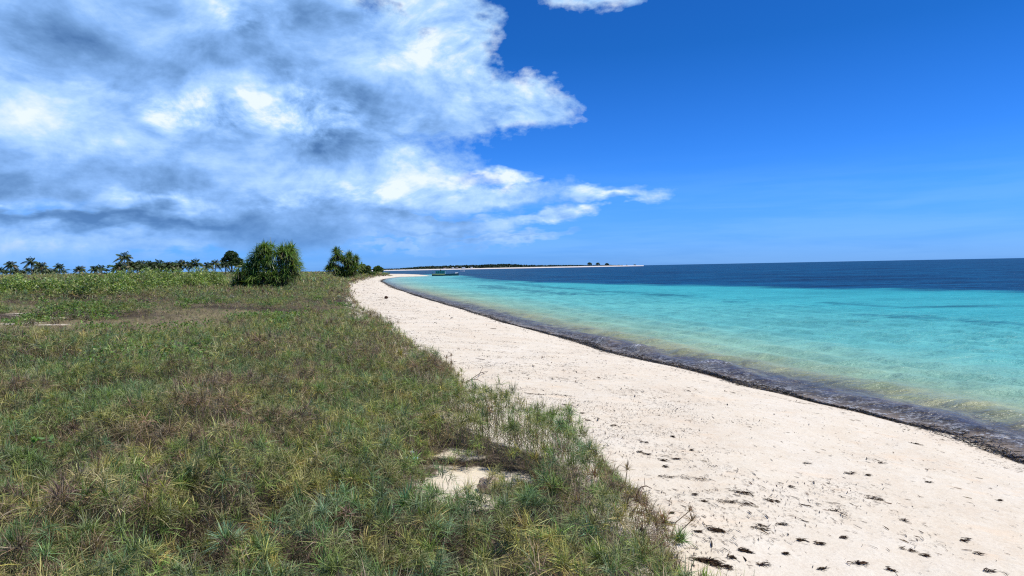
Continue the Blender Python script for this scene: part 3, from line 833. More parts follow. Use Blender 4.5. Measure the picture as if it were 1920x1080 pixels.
# ------------------------------------------------------------------ wooden boat moored off the spit
def wood_paint(name, col, wear=.25): return plain(name, col, .5, .3, wear, 3.0, .05)
M_HULL = wood_paint('hull_paint_dark_teal', (.018, .075, .085)); M_TURQ = wood_paint('cabin_paint_turquoise', (.03, .30, .27)); M_YEL = wood_paint('gunwale_paint_yellow', (.55, .48, .16))
M_ROOF = wood_paint('roof_paint', (.05, .22, .20)); M_WHITE = wood_paint('white_paint', (.72, .75, .76), .1); M_GREYH = wood_paint('hull_paint_grey', (.16, .22, .26)); M_DARK = plain('dark_opening', (.012, .02, .025), .4, .3)
bp = at_z(835, 517.3, 0.0); Lm = bp[1] / F_PX
boat = empty('fishing_boat', (bp[0], bp[1], 0), rad(9))
tag(boat, 'teal wooden fishing boat with a turquoise cabin moored off the sand spit', 'boat')
Lh = 50 * Lm * .5
def hull_rows():
    rows = []
    for t in np.linspace(-1, 1, 22):
        w = 1.25 * (1 - max(0, t) ** 2.6) * (1 - .25 * max(0, -t) ** 3) + .03
        top = 1.0 + .28 * max(0, t) ** 2 + .14 * max(0, -t) ** 2; x = t * Lh * (1 if t < .8 else 1)
        rows.append([(x + (.45 * max(0, t) ** 3 if False else 0), s * w * f, z) for (s, f, z) in ((-1, 1.0, top), (-1, .93, .5), (-1, .7, .05), (0, 0, -.35), (1, .7, .05), (1, .93, .5), (1, 1.0, top))])
    return rows
rows = hull_rows(); mb = MB(); vs = [p for r in rows for p in r]
fs = [(i * 7 + k, i * 7 + k + 1, (i + 1) * 7 + k + 1, (i + 1) * 7 + k) for i in range(21) for k in range(6)]
fs += [tuple(range(7)), tuple(range(21 * 7 + 6, 21 * 7 - 1, -1))]
mb.add(vs, fs); mb.build('hull', M_HULL, boat, True)
dk = MB(); dk.add([(r[0][0], r[0][1] * .96, r[0][2] - .16) for r in rows] + [(r[6][0], r[6][1] * .96, r[6][2] - .16) for r in rows], [(i, i + 1, 22 + i + 1, 22 + i) for i in range(21)]); dk.build('deck', M_GREYH, boat)
for sg in (0, 6):
    st = MB()
    for i in range(0, 10):
        a, b_ = rows[i][sg], rows[i + 1][sg]; o_ = .05 if sg == 6 else -.05
        st.add([(a[0], a[1] + o_, a[2] + .06), (b_[0], b_[1] + o_, b_[2] + .06), (b_[0], b_[1] + o_, b_[2] - .3), (a[0], a[1] + o_, a[2] - .3), (a[0], a[1] - o_, a[2] + .06), (b_[0], b_[1] - o_, b_[2] + .06), (b_[0], b_[1] - o_, b_[2] - .3), (a[0], a[1] - o_, a[2] - .3)],
               [(0, 1, 2, 3), (7, 6, 5, 4), (0, 4, 5, 1), (2, 6, 7, 3), (1, 5, 6, 2), (3, 7, 4, 0)])
    st.build('gunwale', M_YEL, boat)
cb = MB(); x0, x1 = -.74 * Lh, .05 * Lh
cb.box(((x0 + x1) / 2, 0, 1.65), (x1 - x0, 1.9, 1.55)); cab = cb.build('cabin', M_TURQ, boat)
for i in range(5):
    wb = MB(); wb.box((x0 + (x1 - x0) * (.12 + .17 * i), 0, 1.95), ((x1 - x0) * .10, 1.93, .5)); wb.build('window', M_DARK, cab)
db = MB(); db.box((x0 + (x1 - x0) * .93, 0, 1.62), ((x1 - x0) * .09, 1.96, 1.3)); db.build('door', M_WHITE, cab)
rb = MB(); rb.box(((x0 + x1) / 2 - .35, 0, 2.5), (x1 - x0 + 1.5, 2.4, .12)); rb.build('roof', M_ROOF, boat)
lb = MB(); lb.box((-.35 * Lh, 0, 2.76), (.75, .8, .40)); lb.tube([(-.33 * Lh, 0, 2.9), (-.33 * Lh, 0, 3.3)], .16, 8); lb.build('water_drum', M_DARK, boat)
for sy_ in (-1, 1):
    pbx = MB(); pbx.tube([(-.96 * Lh, sy_ * .85, 1.0), (-.94 * Lh, sy_ * .9, 2.45)], .05, 6); pbx.build('post', M_TURQ, boat)
bw = MB(); bw.add([(.74 * Lh, -.75, 1.2), (.74 * Lh, .75, 1.2), (.98 * Lh, .08, 1.36), (.98 * Lh, -.08, 1.36), (.74 * Lh, -.6, 1.5), (.74 * Lh, .6, 1.5), (.95 * Lh, .06, 1.5), (.95 * Lh, -.06, 1.5)],
                  [(0, 1, 2, 3), (7, 6, 5, 4), (0, 4, 5, 1), (1, 5, 6, 2), (2, 6, 7, 3), (3, 7, 4, 0)]); bw.build('bow_deck', M_WHITE, boat)
ms = MB(); ms.tube([(.52 * Lh, 0, .9), (.52 * Lh, 0, 2.6)], .045, 6); ms.build('mast', M_GREYH, boat)

sbp = at_z(867, 509.2, 0.0)
sb = empty('small_boat', (sbp[0], sbp[1], 0), rad(5)); tag(sb, 'tiny white boat on dark water beyond the fishing boat', 'boat')
q = MB(); rws = []
for t in np.linspace(-1, 1, 11):
    w = .8 * (1 - abs(t) ** 3) + .03
    rws.append([(t * 2.6, -w, .75 + .2 * t * t), (t * 2.6, -w * .6, .05), (t * 2.6, 0, -.2), (t * 2.6, w * .6, .05), (t * 2.6, w, .75 + .2 * t * t)])
q.add([p for r in rws for p in r], [(i * 5 + k, i * 5 + k + 1, (i + 1) * 5 + k + 1, (i + 1) * 5 + k) for i in range(10) for k in range(4)] + [(i * 5 + 4, i * 5, (i + 1) * 5, (i + 1) * 5 + 4) for i in range(10)])
q.build('hull', M_WHITE, sb, True)

# ------------------------------------------------------------------ far wooded cape with its white beach
D0 = 3000.0
def far_x(px): d = ray(px, 503); return d.x * D0 / d.y
xs_ = np.linspace(far_x(688), far_x(1207), 90); tt = np.linspace(0, 1, 90)
ISL = [(688, 503.6), (715, 503.5), (740, 503.0), (765, 501.5), (790, 499.3), (815, 498.2), (845, 497.4), (870, 497), (900, 496.3), (935, 495), (945, 494.6), (965, 495.4), (985, 496.4), (1010, 496.8), (1050, 496.7), (1085, 496.8), (1100, 497.0), (1130, 496.8), (1150, 496.7), (1175, 496.9), (1207, 497.5)]
def ridge_h(px):
    py = np.interp(px, [a for a, _ in ISL], [b_ for _, b_ in ISL])
    return np.array([max(2.2, at_y(float(a), float(b_), D0 + 120).z) for a, b_ in zip(np.atleast_1d(px), np.atleast_1d(py))])
pxs = np.linspace(688, 1207, 90); RH = ridge_h(pxs)
prof = [(-34, -.4), (-26, .9), (-8, 3.4), (4, 4.4), (60, .55), (130, .62), (260, .4), (420, -.4)]
VV = []
for j, (dy, hz) in enumerate(prof):
    for i in range(90):
        taper = min(1, (1 - tt[i]) * 9 + .03)
        z = hz if hz < 0 or j < 4 else RH[i] * hz
        if j in (2, 3): z = hz * min(1.0, .55 + .45 * min(1, tt[i] * 2)) * (.6 + .4 * taper)
        yv = D0 + dy * (taper if dy > 0 else 1) + 260 * (1 - tt[i]) ** 3
        VV.append((xs_[i] * (yv / D0), yv, z if z < 0 else z * (taper if j > 3 else 1)))
FF = [(j * 90 + i, j * 90 + i + 1, (j + 1) * 90 + i + 1, (j + 1) * 90 + i) for j in range(len(prof) - 1) for i in range(89)]
m, nt, out = mat_new('far_land'); n = N(nt)
sep = nt.nodes.new('ShaderNodeSeparateXYZ'); nt.links.new(n.pos(), sep.inputs[0])
c = n.mix(n.mr(n.math('ADD', sep.outputs['Z'], n.math('MULTIPLY', n.noise(n.pos(), .05, 4), 1.6)), 4.9, 5.6), (.72, .66, .58), n.ramp(n.noise(n.pos(), .03, 4, .7), [(.35, (.03, .05, .03)), (.65, (.10, .10, .06))]))
link_out(nt, out, n.bsdf(c, .9, .1))
o = mesh_np('hills', VV, np.array(FF), m, smooth=True); tag(o, kind='structure')

parts = []
nt_ = 1500
u = RNG.uniform(0, 1, nt_) ** .9; pxt = 690 + u * (1165 - 690)
hh = ridge_h(pxt)
dy = RNG.uniform(12, 260, nt_) * np.clip((1 - (pxt - 690) / 500) * 3, .15, 1)
yv = D0 + dy + 260 * (1 - (pxt - 688) / 519) ** 3
xv = np.interp(pxt, pxs, xs_) * yv / D0
ground_h = hh * np.interp(dy, [0, 60, 130, 260], [.3, .55, .62, .4])
th = np.clip(hh * .38, 2.2, 8) * RNG.uniform(.7, 1.15, nt_)
for i in range(nt_):
    nl = 16; d = unit(RNG.normal(size=(nl, 3)))
    P = np.array([xv[i], yv[i], ground_h[i] * .9 + th[i] * .5]) + d * np.array([th[i] * .8, th[i] * .8, th[i] * .55])
    col = pick([(.022, .042, .024), (.035, .06, .03), (.06, .075, .04)], [4, 3, 1], nl)
    parts.append(leaves(P, th[i] * RNG.uniform(.28, .5, nl), col, np.array([0, 0, .5]), .8))
V, Fq, C = join(parts); o = mesh_np('forest', V, Fq, M_BUSH, col=C)
tag(o, 'dark low forest covering the far cape behind its white beach', 'forest', kind='stuff')

for px, py, w_, lab in [(1105.5, 491.8, 4.2, 'leftmost and roundest of the three trees on the far sand point'), (1121, 492.3, 4.0, 'middle tree of the three on the far sand point'), (1138, 493.2, 3.6, 'rightmost of the three trees on the far sand point')]:
    g0 = at_y(px, 497.5, D0 + 25); H = at_y(px, py, D0 + 25).z - 2.5; r = w_ * D0 / F_PX
    leafy('shade_tree', lab, 'tree', (g0.x, D0 + 25, 2.5), [(0, 0, H * .62, r * .9, r, H * .36), (-r * .5, 0, H * .5, r * .6, r * .6, H * .26), (r * .55, 0, H * .45, r * .6, r * .6, H * .25)], 700, 1.5, [(.03, .055, .03), (.045, .075, .035)], (1, 1), 'trees on the far sand point', trunk=(0, 0, .5))
for px, w_ in [(1099, 1.6), (1113, 1.8), (1131, 1.6), (1144, 2.6), (1147, 1.5), (1160, 2.0), (1166, 1.5), (1175, 1.5), (1190, 2.2), (1152, 1.2)]:
    g0 = at_y(px, 497.5, D0 + 22); r = w_ * D0 / F_PX
    leafy('low_bush', 'low dark bush on the far sand point beside the three trees', 'bush', (g0.x, D0 + 22, 2.6), [(0, 0, r * .45, r * 1.1, r, r * .6), (r * .6, 0, r * .3, r * .7, r, r * .4)], 160, 1.1, [(.03, .05, .03), (.06, .08, .05)], (1, 1), 'low bushes on the far sand point')

M_WALLW = plain('white_wall', (.7, .7, .68), .8, .1, .08); M_WALLB = plain('blue_wall', (.25, .45, .60), .8, .1, .08); M_TIN = plain('tin_roof', (.42, .44, .46), .5, .4, .15); M_RUST = plain('rusty_roof', (.20, .11, .07), .8, .2, .2)
def house(px, w, h, label, wm, rm):
    g0 = at_y(px, 502.5, D0 + 6); hs = empty('shore_house', (g0.x, D0 + 6 + 260 * (1 - (px - 688) / 519) ** 3, 3.6)); tag(hs, label, 'house', 'houses along the far white beach')
    a = MB(); a.box((0, 0, h * .35), (w, 7, h * .7 + .6)); a.build('wall', wm, hs)
    r = MB(); e = .6; zz = h * .7 + .32
    r.add([(-w / 2 - e, -4.2, zz), (w / 2 + e, -4.2, zz), (w / 2 + e, 4.2, zz), (-w / 2 - e, 4.2, zz), (-w / 2 - e, 0, h + .6), (w / 2 + e, 0, h + .6)], [(3, 2, 1, 0), (0, 1, 5, 4), (2, 3, 4, 5), (1, 2, 5), (3, 0, 4)]); r.build('roof', rm, hs)
house(829, 9, 5, 'small brown roofed house on the far beach above the boat cabin', M_WALLW, M_RUST)
house(846, 9, 6, 'small white gabled house on the far beach above the boat', M_WALLW, M_TIN)
house(854, 10, 4.5, 'low grey roofed house right of the white gabled one', M_RUST, M_TIN)
house(867, 14, 6, 'pale blue house on the far beach', M_WALLB, M_TIN)
house(883, 10, 6, 'white house at the right end of the far houses', M_WALLW, M_TIN)
mp = at_y(960, 502, D0 + 120); mz = at_y(960, 488.5, D0 + 120).z
mast = empty('radio_mast', (mp.x, D0 + 120, 6)); tag(mast, 'thin dark radio mast rising from the far forest', 'mast')
a = MB()
for sx_, sy_ in ((-1, -1), (1, -1), (1, 1), (-1, 1)): a.tube([(sx_ * 1.0, sy_ * 1.0, 0), (sx_ * .25, sy_ * .25, mz - 6)], .16, 5)
for z in np.arange(3, mz - 8, 3.5): a.box((0, 0, z), (1.9 * (1 - z / mz * .8), 1.9 * (1 - z / mz * .8), .16), rad(0))
a.build('tower', M_DARK, mast)
an = MB(); an.tube([(0, 0, mz - 6), (0, 0, mz - 2)], .12, 5); an.build('antenna', M_DARK, mast)

# ------------------------------------------------------------------ seaweed on the beach
SL = SHORE_LINE[2:]
seg = np.diff(SL, axis=0); sl = np.linalg.norm(seg, axis=1); cum = np.concatenate([[0], np.cumsum(sl)])
def along(t):
    i = np.clip(np.searchsorted(cum, t, side='right') - 1, 0, len(seg) - 1)
    f = (t - cum[i]) / sl[i]; P = SL[i] + seg[i] * f[:, None]; T = seg[i] / sl[i][:, None]
    return P, T
# heaped strands
def wrack():
    parts = []; base = MB(); tot = cum[-1]
    for t0, t1, dens, k in [(0, 45, 620, 1.0), (45, 110, 130, 2.2), (110, tot - 95, 40, 4.5)]:
        n = int((t1 - t0) * dens); t = RNG.uniform(t0, t1, n); P, T = along(t); Nn = np.stack([-T[:, 1], T[:, 0]], -1)   # towards land
        wv = (.13 + 1.5 * np.clip(fbm(t / 1.9, t * 0, 201, 3) - .25, 0, 1) ** 1.2) * (1 + .25 * (k - 1)) * (1 - .3 * sstep(20, 60, t))
        meander = (fbm(t / 2.6, t * 0 + 3, 205, 3) - .5) * .8 * np.minimum(1, 12 / (t + 8) + .35)
        o_ = RNG.normal(0, .5, n) * wv + meander
        pos = P + Nn * o_[:, None]
        gz = np.maximum(terrain(pos[:, 0], pos[:, 1]), 0)
        heap = np.exp(-((o_ - meander) / (wv + .03)) ** 2) * .09 * fbm(t / .5, o_ / .2, 202, 2) * (1 + .2 * k)
        a = np.arctan2(T[:, 1], T[:, 0]) + RNG.normal(0, .8, n); e = RNG.uniform(-.1, .35, n)
        D = np.stack([np.cos(a) * np.cos(e), np.sin(a) * np.cos(e), np.sin(e)], -1)
        col = pick([(.020, .017, .010), (.035, .028, .014), (.055, .042, .02), (.012, .012, .010), (.04, .045, .015)], [5, 3, 1, 4, 1], n)
        L = RNG.uniform(.05, .16, n) * (1 + .45 * (k - 1))
        parts.append(blades(np.concatenate([pos, (gz + RNG.uniform(0, 1, n) * heap * .7 + .005)[:, None]], 1), D, L, L * .13, RNG.uniform(0, .7, n), 2, col, col, .9))
    return join(parts)
M_WEEDL = leaf_material('wet_seaweed', .05, (1, 1, 1), .4, .35)
M_WEEDF = leaf_material('dry_seaweed', .05, (1, 1, 1), .9, .05)
V, Fq, C = wrack(); o = mesh_np('seaweed', V, Fq, M_WEEDL, col=C)
tag(o, 'dark wet seaweed heaped in a long line along the water edge', 'seaweed', kind='stuff')

def flakes(x, y, size, dirs, cols):
    n = len(x); z = terrain(x, y) + .006 + size * .04
    a = dirs + RNG.normal(0, .45, n); e = RNG.uniform(-.05, .12, n)
    D = np.stack([np.cos(a) * np.cos(e), np.sin(a) * np.cos(e), np.sin(e)], -1)
    return blades(np.stack([x, y, z], -1), D, size, size * RNG.uniform(.09, .2, n), RNG.uniform(-.02, .08, n), 2, cols, cols, .25)
WC = [(.050, .032, .021), (.095, .058, .035), (.032, .022, .016), (.15, .095, .055)]
parts = []
for d0, d1, dens, sz in [(3, 14, 430, .034), (14, 30, 190, .05), (30, 70, 30, .11), (70, 230, 3.0, .26)]:
    amin, amax = (-25, 40) if d0 < 30 else (-22, 10)
    n = int(.5 * (d1 * d1 - d0 * d0) * math.radians(amax - amin) * dens)
    x, y = sector(d0, d1, n, amin, amax)
    s = near_land(x, y); v = poly_sd(VEG, x, y)
    cl = fbm(x / 1.3, y / .8, 301, 4)
    band = np.exp(-((s - 6.2) / 1.5) ** 2) * .9 + np.exp(-((s - 1.0) / .7) ** 2) * .35 + .22 + .8 * np.exp(-((v + .6) / .7) ** 2)
    far_edge = sstep(30, 60, y) * np.exp(-((v + 1.2) / 2.0) ** 2) * 1.5
    pr = np.clip(sstep(.46, .72, cl) * band * 1.3 + .09 + far_edge * sstep(.35, .6, cl), 0, 1)
    k = (s > .35) & (v < .35) & (RNG.uniform(size=x.shape) < pr)
    x, y, s = x[k], y[k], s[k]
    i = np.clip(np.searchsorted(SL[:, 1], y), 1, len(SL) - 1)
    T = SL[np.minimum(i, 20)] - SL[np.minimum(i, 20) - 1]
    parts.append(flakes(x, y, sz * RNG.lognormal(0, .5, len(x)), np.arctan2(T[:, 1], T[:, 0]) + rad(12), pick(WC, [4, 3, 3, 1.2], len(x))))
V, Fq, C = join(parts); o = mesh_np('seaweed_litter', V, Fq, M_WEEDF, col=C)
tag(o, 'small dark dried seaweed bits strewn over the pale sand', 'seaweed', kind='stuff')

def clump(px, py, wpx, label, group=None, ang=None, cnt=None):
    b = hit(px, py); m_ = b.length / F_PX * 1.0
    L = wpx * m_ * RNG.uniform(1.0, 1.5); n = int((cnt or (25 + wpx * 2.4)) * .72)
    a = ang if ang is not None else RNG.uniform(-.5, .1)
    ns = int(RNG.integers(2, 5)); q = RNG.integers(0, ns, n); t = RNG.uniform(0, 1, n) ** .8
    sa = RNG.normal(0, .30, ns); sx_ = RNG.uniform(-.5, .1, ns); sl_ = RNG.uniform(.25, .7, ns); bend = RNG.normal(0, .5, ns); sy0 = RNG.normal(0, .10, ns)
    lx = L * (sx_[q] + sl_[q] * t * np.cos(sa[q] * .6)); ly = L * (sy0[q] + .35 * sl_[q] * (np.sin(sa[q]) * t + bend[q] * t * (1 - t)))
    wv_ = .012 + .055 * vnoise(t * 5 + q * 7.0, q * 3.1 + px, 78); lx = lx + RNG.normal(0, 1, n) * L * wv_; ly = ly + RNG.normal(0, 1, n) * L * wv_
    x = b.x + lx * math.cos(a) - ly * math.sin(a); y = b.y + lx * math.sin(a) + ly * math.cos(a)
    z = terrain(x, y) + RNG.uniform(.002, .018, n)
    aa = a + sa[q] * .6 + RNG.normal(0, .5, n); e = RNG.uniform(-.1, .25, n)
    D = np.stack([np.cos(aa) * np.cos(e), np.sin(aa) * np.cos(e), np.sin(e)], -1)
    col = pick(WC, [5, 4, 3, 1.5], n) * .9; S_ = RNG.uniform(.018, .055, n) * (1 + m_ * 12)
    P = np.stack([x, y, z], -1) - np.array(b)
    V, Fq, C = blades(P, D, S_, S_ * .2, RNG.uniform(0, .4, n), 2, col, col, .6)
    o = mesh_np('seaweed_clump', V, Fq, M_WEEDF, col=C); o.location = b
    tag(o, label, 'seaweed', group)
clump(1012, 741, 62, 'long thin dark seaweed strand lying alone high on the beach', ang=-.35, cnt=260)
clump(942, 751, 14, 'short dark seaweed piece on sand beside the reddish seed heads')
clump(881, 735, 28, 'dark seaweed mat lying under the tall dry seed head stalks', ang=-.2)
clump(1350, 1066, 110, 'largest dark seaweed mat at the grass edge at the bottom', ang=-.35, cnt=700)
clump(1328, 997, 55, 'thick dark seaweed strand just right of the two tilted seed heads', ang=-.45, cnt=260)
clump(1241, 982, 34, 'dark seaweed heap between the grass and the tilted seed heads')
clump(1272, 895, 62, 'thin bent seaweed strand on the sand level with the grey stone', ang=-.35, cnt=200)
clump(1371, 921, 48, 'upper one of two parallel seaweed strands in mid beach', ang=-.4, cnt=190)
clump(1365, 941, 55, 'lower one of two parallel seaweed strands in mid beach', ang=-.4, cnt=170)
clump(1602, 1059, 42, 'broad seaweed clump at the bottom edge of the open sand')
clump(1632, 935, 36, 'solitary seaweed clump in the middle of the open sand')
clump(1905, 862, 60, 'broad black wet seaweed heap spilling onto sand at the right edge', ang=.5, cnt=520)
GC = 'small seaweed clumps scattered on the open sand'
for px, py, w in [(1196, 848, 22), (1212, 855, 16), (1205, 832, 18), (1236, 864, 28), (1265, 863, 22), (1240, 875, 20), (1313, 941, 20), (1256, 964, 16), (1193, 962, 22), (1390, 1037, 26), (1366, 1046, 20),
                  (1443, 941, 40), (1422, 992, 46), (1463, 988, 26), (1500, 1015, 28), (1536, 1025, 26), (1577, 1010, 22), (1700, 1033, 24), (1728, 1041, 24), (1803, 1013, 26), (1590, 888, 26), (1624, 892, 20),
                  (1396, 1037, 30), (1826, 1041, 18), (1669, 1072, 20), (1708, 831, 26), (1691, 979, 14), (1305, 1000, 18), (1294, 845, 10), (1260, 820, 14), (1060, 760, 26), (1085, 775, 12), (1148, 800, 14), (1100, 790, 12),
                  (1480, 915, 14), (1560, 960, 14), (1740, 905, 14), (1870, 940, 12), (1510, 870, 14), (1850, 1075, 20), (1540, 1070, 20), (1650, 870, 16), (1300, 930, 14), (1470, 1040, 18), (1425, 1060, 22)]:
    clump(px, py, w * .72, 'small dark seaweed clump lying on the open pale sand', GC)

# ------------------------------------------------------------------ single plants that stand out of the grass
def seedhead(bx, by, hx, hy, label, size=9, cols=(PURP, DEAD), group=None, leaves_n=0, hsz=1.0):
    b = hit(bx, by); h = at_y(hx, hy, b.y); m_ = b.y / F_PX
    root = empty('seedhead_stalk', b); tag(root, label, 'dry grass stalk', group)
    e = h - b; mid = Vector((e.x * .35, RNG.normal(0, .02), e.z * .55))
    t = MB(); t.tube([(0, 0, -.03), mid, e], [.006, .005, .004], 5); t.build('stem', M_STALK, root)
    n = 60; c = np.repeat(np.array([e]), n, 0)
    az = RNG.uniform(0, 6.28, n); el = RNG.uniform(-.3, 1.5, n)
    D = np.stack([np.cos(az) * np.cos(el), np.sin(az) * np.cos(el), np.sin(el)], -1)
    col = pick(list(cols), [1] * len(cols), n)
    L = size * m_ * RNG.uniform(.6, 1.4, n) * hsz
    V, Fq, C = blades(c, D, L, L * .055 + .002, RNG.uniform(0, .2, n), 2, col, col * 1.1, .5)
    mesh_np('seed_head', V, Fq, M_LEAF, col=C, parent=root)
GS = 'dry seed heads at the grass edge'
TALL = 'tall dry brown seed head stalk in the cluster overhanging the beach'
for hx, hy, sz in [(835.5, 683, 9), (847, 683, 10), (846, 667, 7), (837, 671, 8), (851, 695, 8), (868, 717, 10), (821, 691, 8), (829, 700, 8), (860, 703, 7)]:
    seedhead(hx + RNG.uniform(-4, 2), max(735, hy + 30), hx, hy, TALL, sz, (PURP, DEAD, REDB), GS)
seedhead(866, 740, 865, 696, 'green topped stalk right of the tall dry seed head cluster', 8, (GREEN, OLIVE))
seedhead(917, 782, 921, 744, 'tall reddish seed head, left of the pair standing clear on the sand', 11, (REDB, PURP, DEAD))
seedhead(926, 790, 929, 758, 'reddish seed head, right and lower of the pair standing clear on the sand', 11, (REDB, PURP, DEAD))
seedhead(1172, 950, 1176, 880, 'large spiky brown seed head standing above the grey stone', 17, (DEAD, PURP))
seedhead(1255, 1015, 1293, 958, 'upper one of two tilted seed heads leaning over the sand', 14, (PURP, REDB, DEAD))
seedhead(1262, 1025, 1297, 976, 'lower one of two tilted seed heads leaning over the sand', 18, (PURP, DEAD))
seedhead(1080, 835, 1072, 790, 'thin stalk with a yellow green head rising from the grass edge', 9, (YELL, GREEN))
seedhead(735, 636, 746, 605, 'lone dry stalk above the brown grass edge further along the beach', 6, (PURP, DEAD), hsz=1)

def single_tuft(px, py, rpx, label, cols, n=110, wid=.009, lift=.05, elmin=.1, cat='grass tuft'):
    b = hit(px, py, .2); m_ = (b - CAM).length / F_PX; R = rpx * m_
    root = None
    V, Fq, C = tufts(np.zeros((1, 3)), np.array([R]), n, 4, pick(list(cols), [1] * len(cols), 1, .05), pick(list(cols), [1] * len(cols), 1, .05) * 1.25, elmin, 1.45, wid)
    o = mesh_np('grass_tuft', V, Fq, M_LEAF, col=C); o.location = b + Vector((0, 0, lift + .06))
    tag(o, label, cat)
single_tuft(428, 1050, 46, 'large blue green grass tuft at the bottom of the view', [(.20, .31, .19)], 200, .008, .24)
single_tuft(892, 964, 30, 'rusty orange dead grass tuft on a bare sand patch', [(.50, .25, .09), (.44, .30, .15)], 90, .007, .03)
single_tuft(964, 990, 36, 'dark brown spiky grass tuft right of the rusty one', [(.07, .05, .035), (.10, .07, .045)], 120, .009, .15)
single_tuft(358, 950, 62, 'fountain of long straw coloured grass blades above a dark hollow', [(.52, .43, .23), (.36, .33, .15)], 120, .012, .28)
single_tuft(1195, 1042, 40, 'bright yellow green grass tuft near the bottom grass edge', [(.32, .40, .09)], 120, .011, .2)
single_tuft(1104, 1022, 40, 'fresh blue green grass tuft left of the yellow green one', [(.15, .30, .16)], 120, .011, .2)
single_tuft(1118, 1068, 40, 'pale straw dead grass tuft at the bottom near the sand', [(.46, .36, .26)], 120, .009, .15)
single_tuft(1216, 958, 22, 'small yellow green tuft growing alone on the sand', [(.20, .22, .07)], 50, .008, .02)
single_tuft(1275, 1005, 34, 'green grass tuft at the very edge beneath the tilted seed heads', [(.17, .26, .11)], 90, .01, .08)
single_tuft(904, 752, 16, 'small green tuft on sand left of the reddish seed heads', [(.13, .15, .05)], 60, .012, .03)
single_tuft(1020, 1040, 46, 'wide fresh green grass tuft below the dark brown spiky one', [(.18, .32, .12)], 130, .011, .2)
single_tuft(760, 965, 44, 'bushy blue green grass tuft left of the bare sand patch', [(.16, .30, .15)], 120, .011, .2)

GSH = 'dry dark shrublets on the sandy turf'
for px, py, r in [(135, 578, 7), (106, 598, 7), (77, 600, 8), (136, 599, 8), (156, 604, 9), (54, 616, 9), (31, 606, 8), (193, 594, 8), (92, 580, 6), (103, 610, 8), (226, 566, 8), (260, 570, 8), (240, 585, 10), (60, 598, 7)]:
    b = hit(px, py); R = r * b.length / F_PX
    nb = 9; parts = []
    root = empty('dry_shrublet', b); tag(root, 'small dark brown dry shrublet standing on the sandy turf', 'dry shrub', GSH)
    for k in range(nb):
        a = RNG.uniform(0, 6.28); q = Vector((math.cos(a) * R * .8, math.sin(a) * R * .8, R * RNG.uniform(.7, 1.6)))
        if k == 0: t = MB(); t.tube([(0, 0, -.02), q * .5, q], [.012, .009, .005], 4); t.build('stem', M_BARK, root)
        n = 40; col = pick([PURP, DARK, DEAD, OLIVE], [4, 4, 2, 1], n)
        parts.append(leaves(np.array(q) * RNG.uniform(.4, 1.05, (n, 1)) + RNG.normal(0, R * .22, (n, 3)), R * .13 * RNG.uniform(.6, 1.2, n), col, None, .4))
    V, Fq, C = join(parts); mesh_np('foliage', V, Fq, M_BUSH, col=C, parent=root)

# broad leafed seedling in the grass at left, thin dead cane
b = hit(82, 850, .2); root = empty('broadleaf_seedling', b); tag(root, 'broad leafed bright green seedling alone in the grass at left', 'seedling')
t = MB(); t.tube([(0, 0, 0), (.02, 0, .22), (.03, 0, .36)], [.008, .006, .004], 5); t.build('stem', M_STALK, root)
n = 16; az = RNG.uniform(0, 6.28, n); P = np.stack([np.cos(az) * .09, np.sin(az) * .09, RNG.uniform(.2, .38, n)], -1)
V, Fq, C = leaves(P * np.array([.8, .8, 1]), RNG.uniform(.03, .05, n), pick([(.13, .28, .06), (.2, .32, .1)], [1, 1], n, .1), np.array([0, 0, 2.0]), .6); mesh_np('leaf_cluster', V, Fq, M_BUSH, col=C, parent=root)
b = hit(327, 690, .1); h = at_y(332, 641, b.y)
t = MB(); t.tube([(0, 0, -.1), Vector((.02, 0, (h - b).z * .5)), h - b], [.012, .010, .005], 5); o = t.build('dead_cane', plain('pale_cane', (.42, .33, .22), .8, .1), None); o.location = b
tag(o, 'thin pale dead cane standing upright in the inland grass', 'cane')

# ------------------------------------------------------------------ stones and flotsam
def stone(name, px, py, rpx, label, mat, sq=.75, cat='stone', lift=.25):
    b = hit(px, py); r = rpx * (b - CAM).length / F_PX
    th = np.linspace(0, math.pi, 15); ph = np.linspace(0, 2 * math.pi, 24, endpoint=False)
    V = []
    for a in th:
        for c_ in ph:
            d = np.array([math.sin(a) * math.cos(c_), math.sin(a) * math.sin(c_), math.cos(a)])
            k = 1 + .28 * (vnoise(d[0] * 1.7 + px, d[1] * 1.7 + d[2] * 2.1, 9) - .5) + .20 * (vnoise(d[0] * 5 + px, d[1] * 5 + d[2] * 4, 10) - .5) + .08 * (vnoise(d[0] * 13 + px, d[1] * 13 + d[2] * 11, 12) - .5)
            V.append(d * k * r * np.array([1.05, .9, sq]))
    nn = 24; Fq = [(i * nn + j, (i + 1) * nn + j, (i + 1) * nn + (j + 1) % nn, i * nn + (j + 1) % nn) for i in range(14) for j in range(nn)]
    o = mesh_np(name, V, np.array(Fq), mat, smooth=True); o.location = b + Vector((0, 0, r * sq * lift)); tag(o, label, cat); return o
stone('stone', 917, 924, 20, 'rounded tan stone on the bare sand patch in the grass', M_STONE, .85, lift=.6)
stone('stone', 1187, 932, 14, 'dark grey stone half hidden at the grass edge', plain('dark_stone', (.13, .11, .09), .9, .1, .3, 12, .5), .8)
stone('stone', 435, 561, 5.0, 'pale grey stone in the grass left of the big pandanus foot', M_GREYSTONE, .7, lift=.8)
stone('stone', 635, 558, 2.6, 'small whitish stone in the grass short of the ragged pandanus', plain('white_stone', (.6, .56, .5), .9, .1, .2, 9), .8, lift=1.2)
stone('coconut', 730, 612, 4.0, 'brown coconut husk on the sand beside the brown grass edge', M_COCO, .95, 'coconut', .7)
stone('coconut', 724, 560, 3.2, 'dark coconut husk lying alone far up the beach', M_COCO, .9, 'coconut', .7)
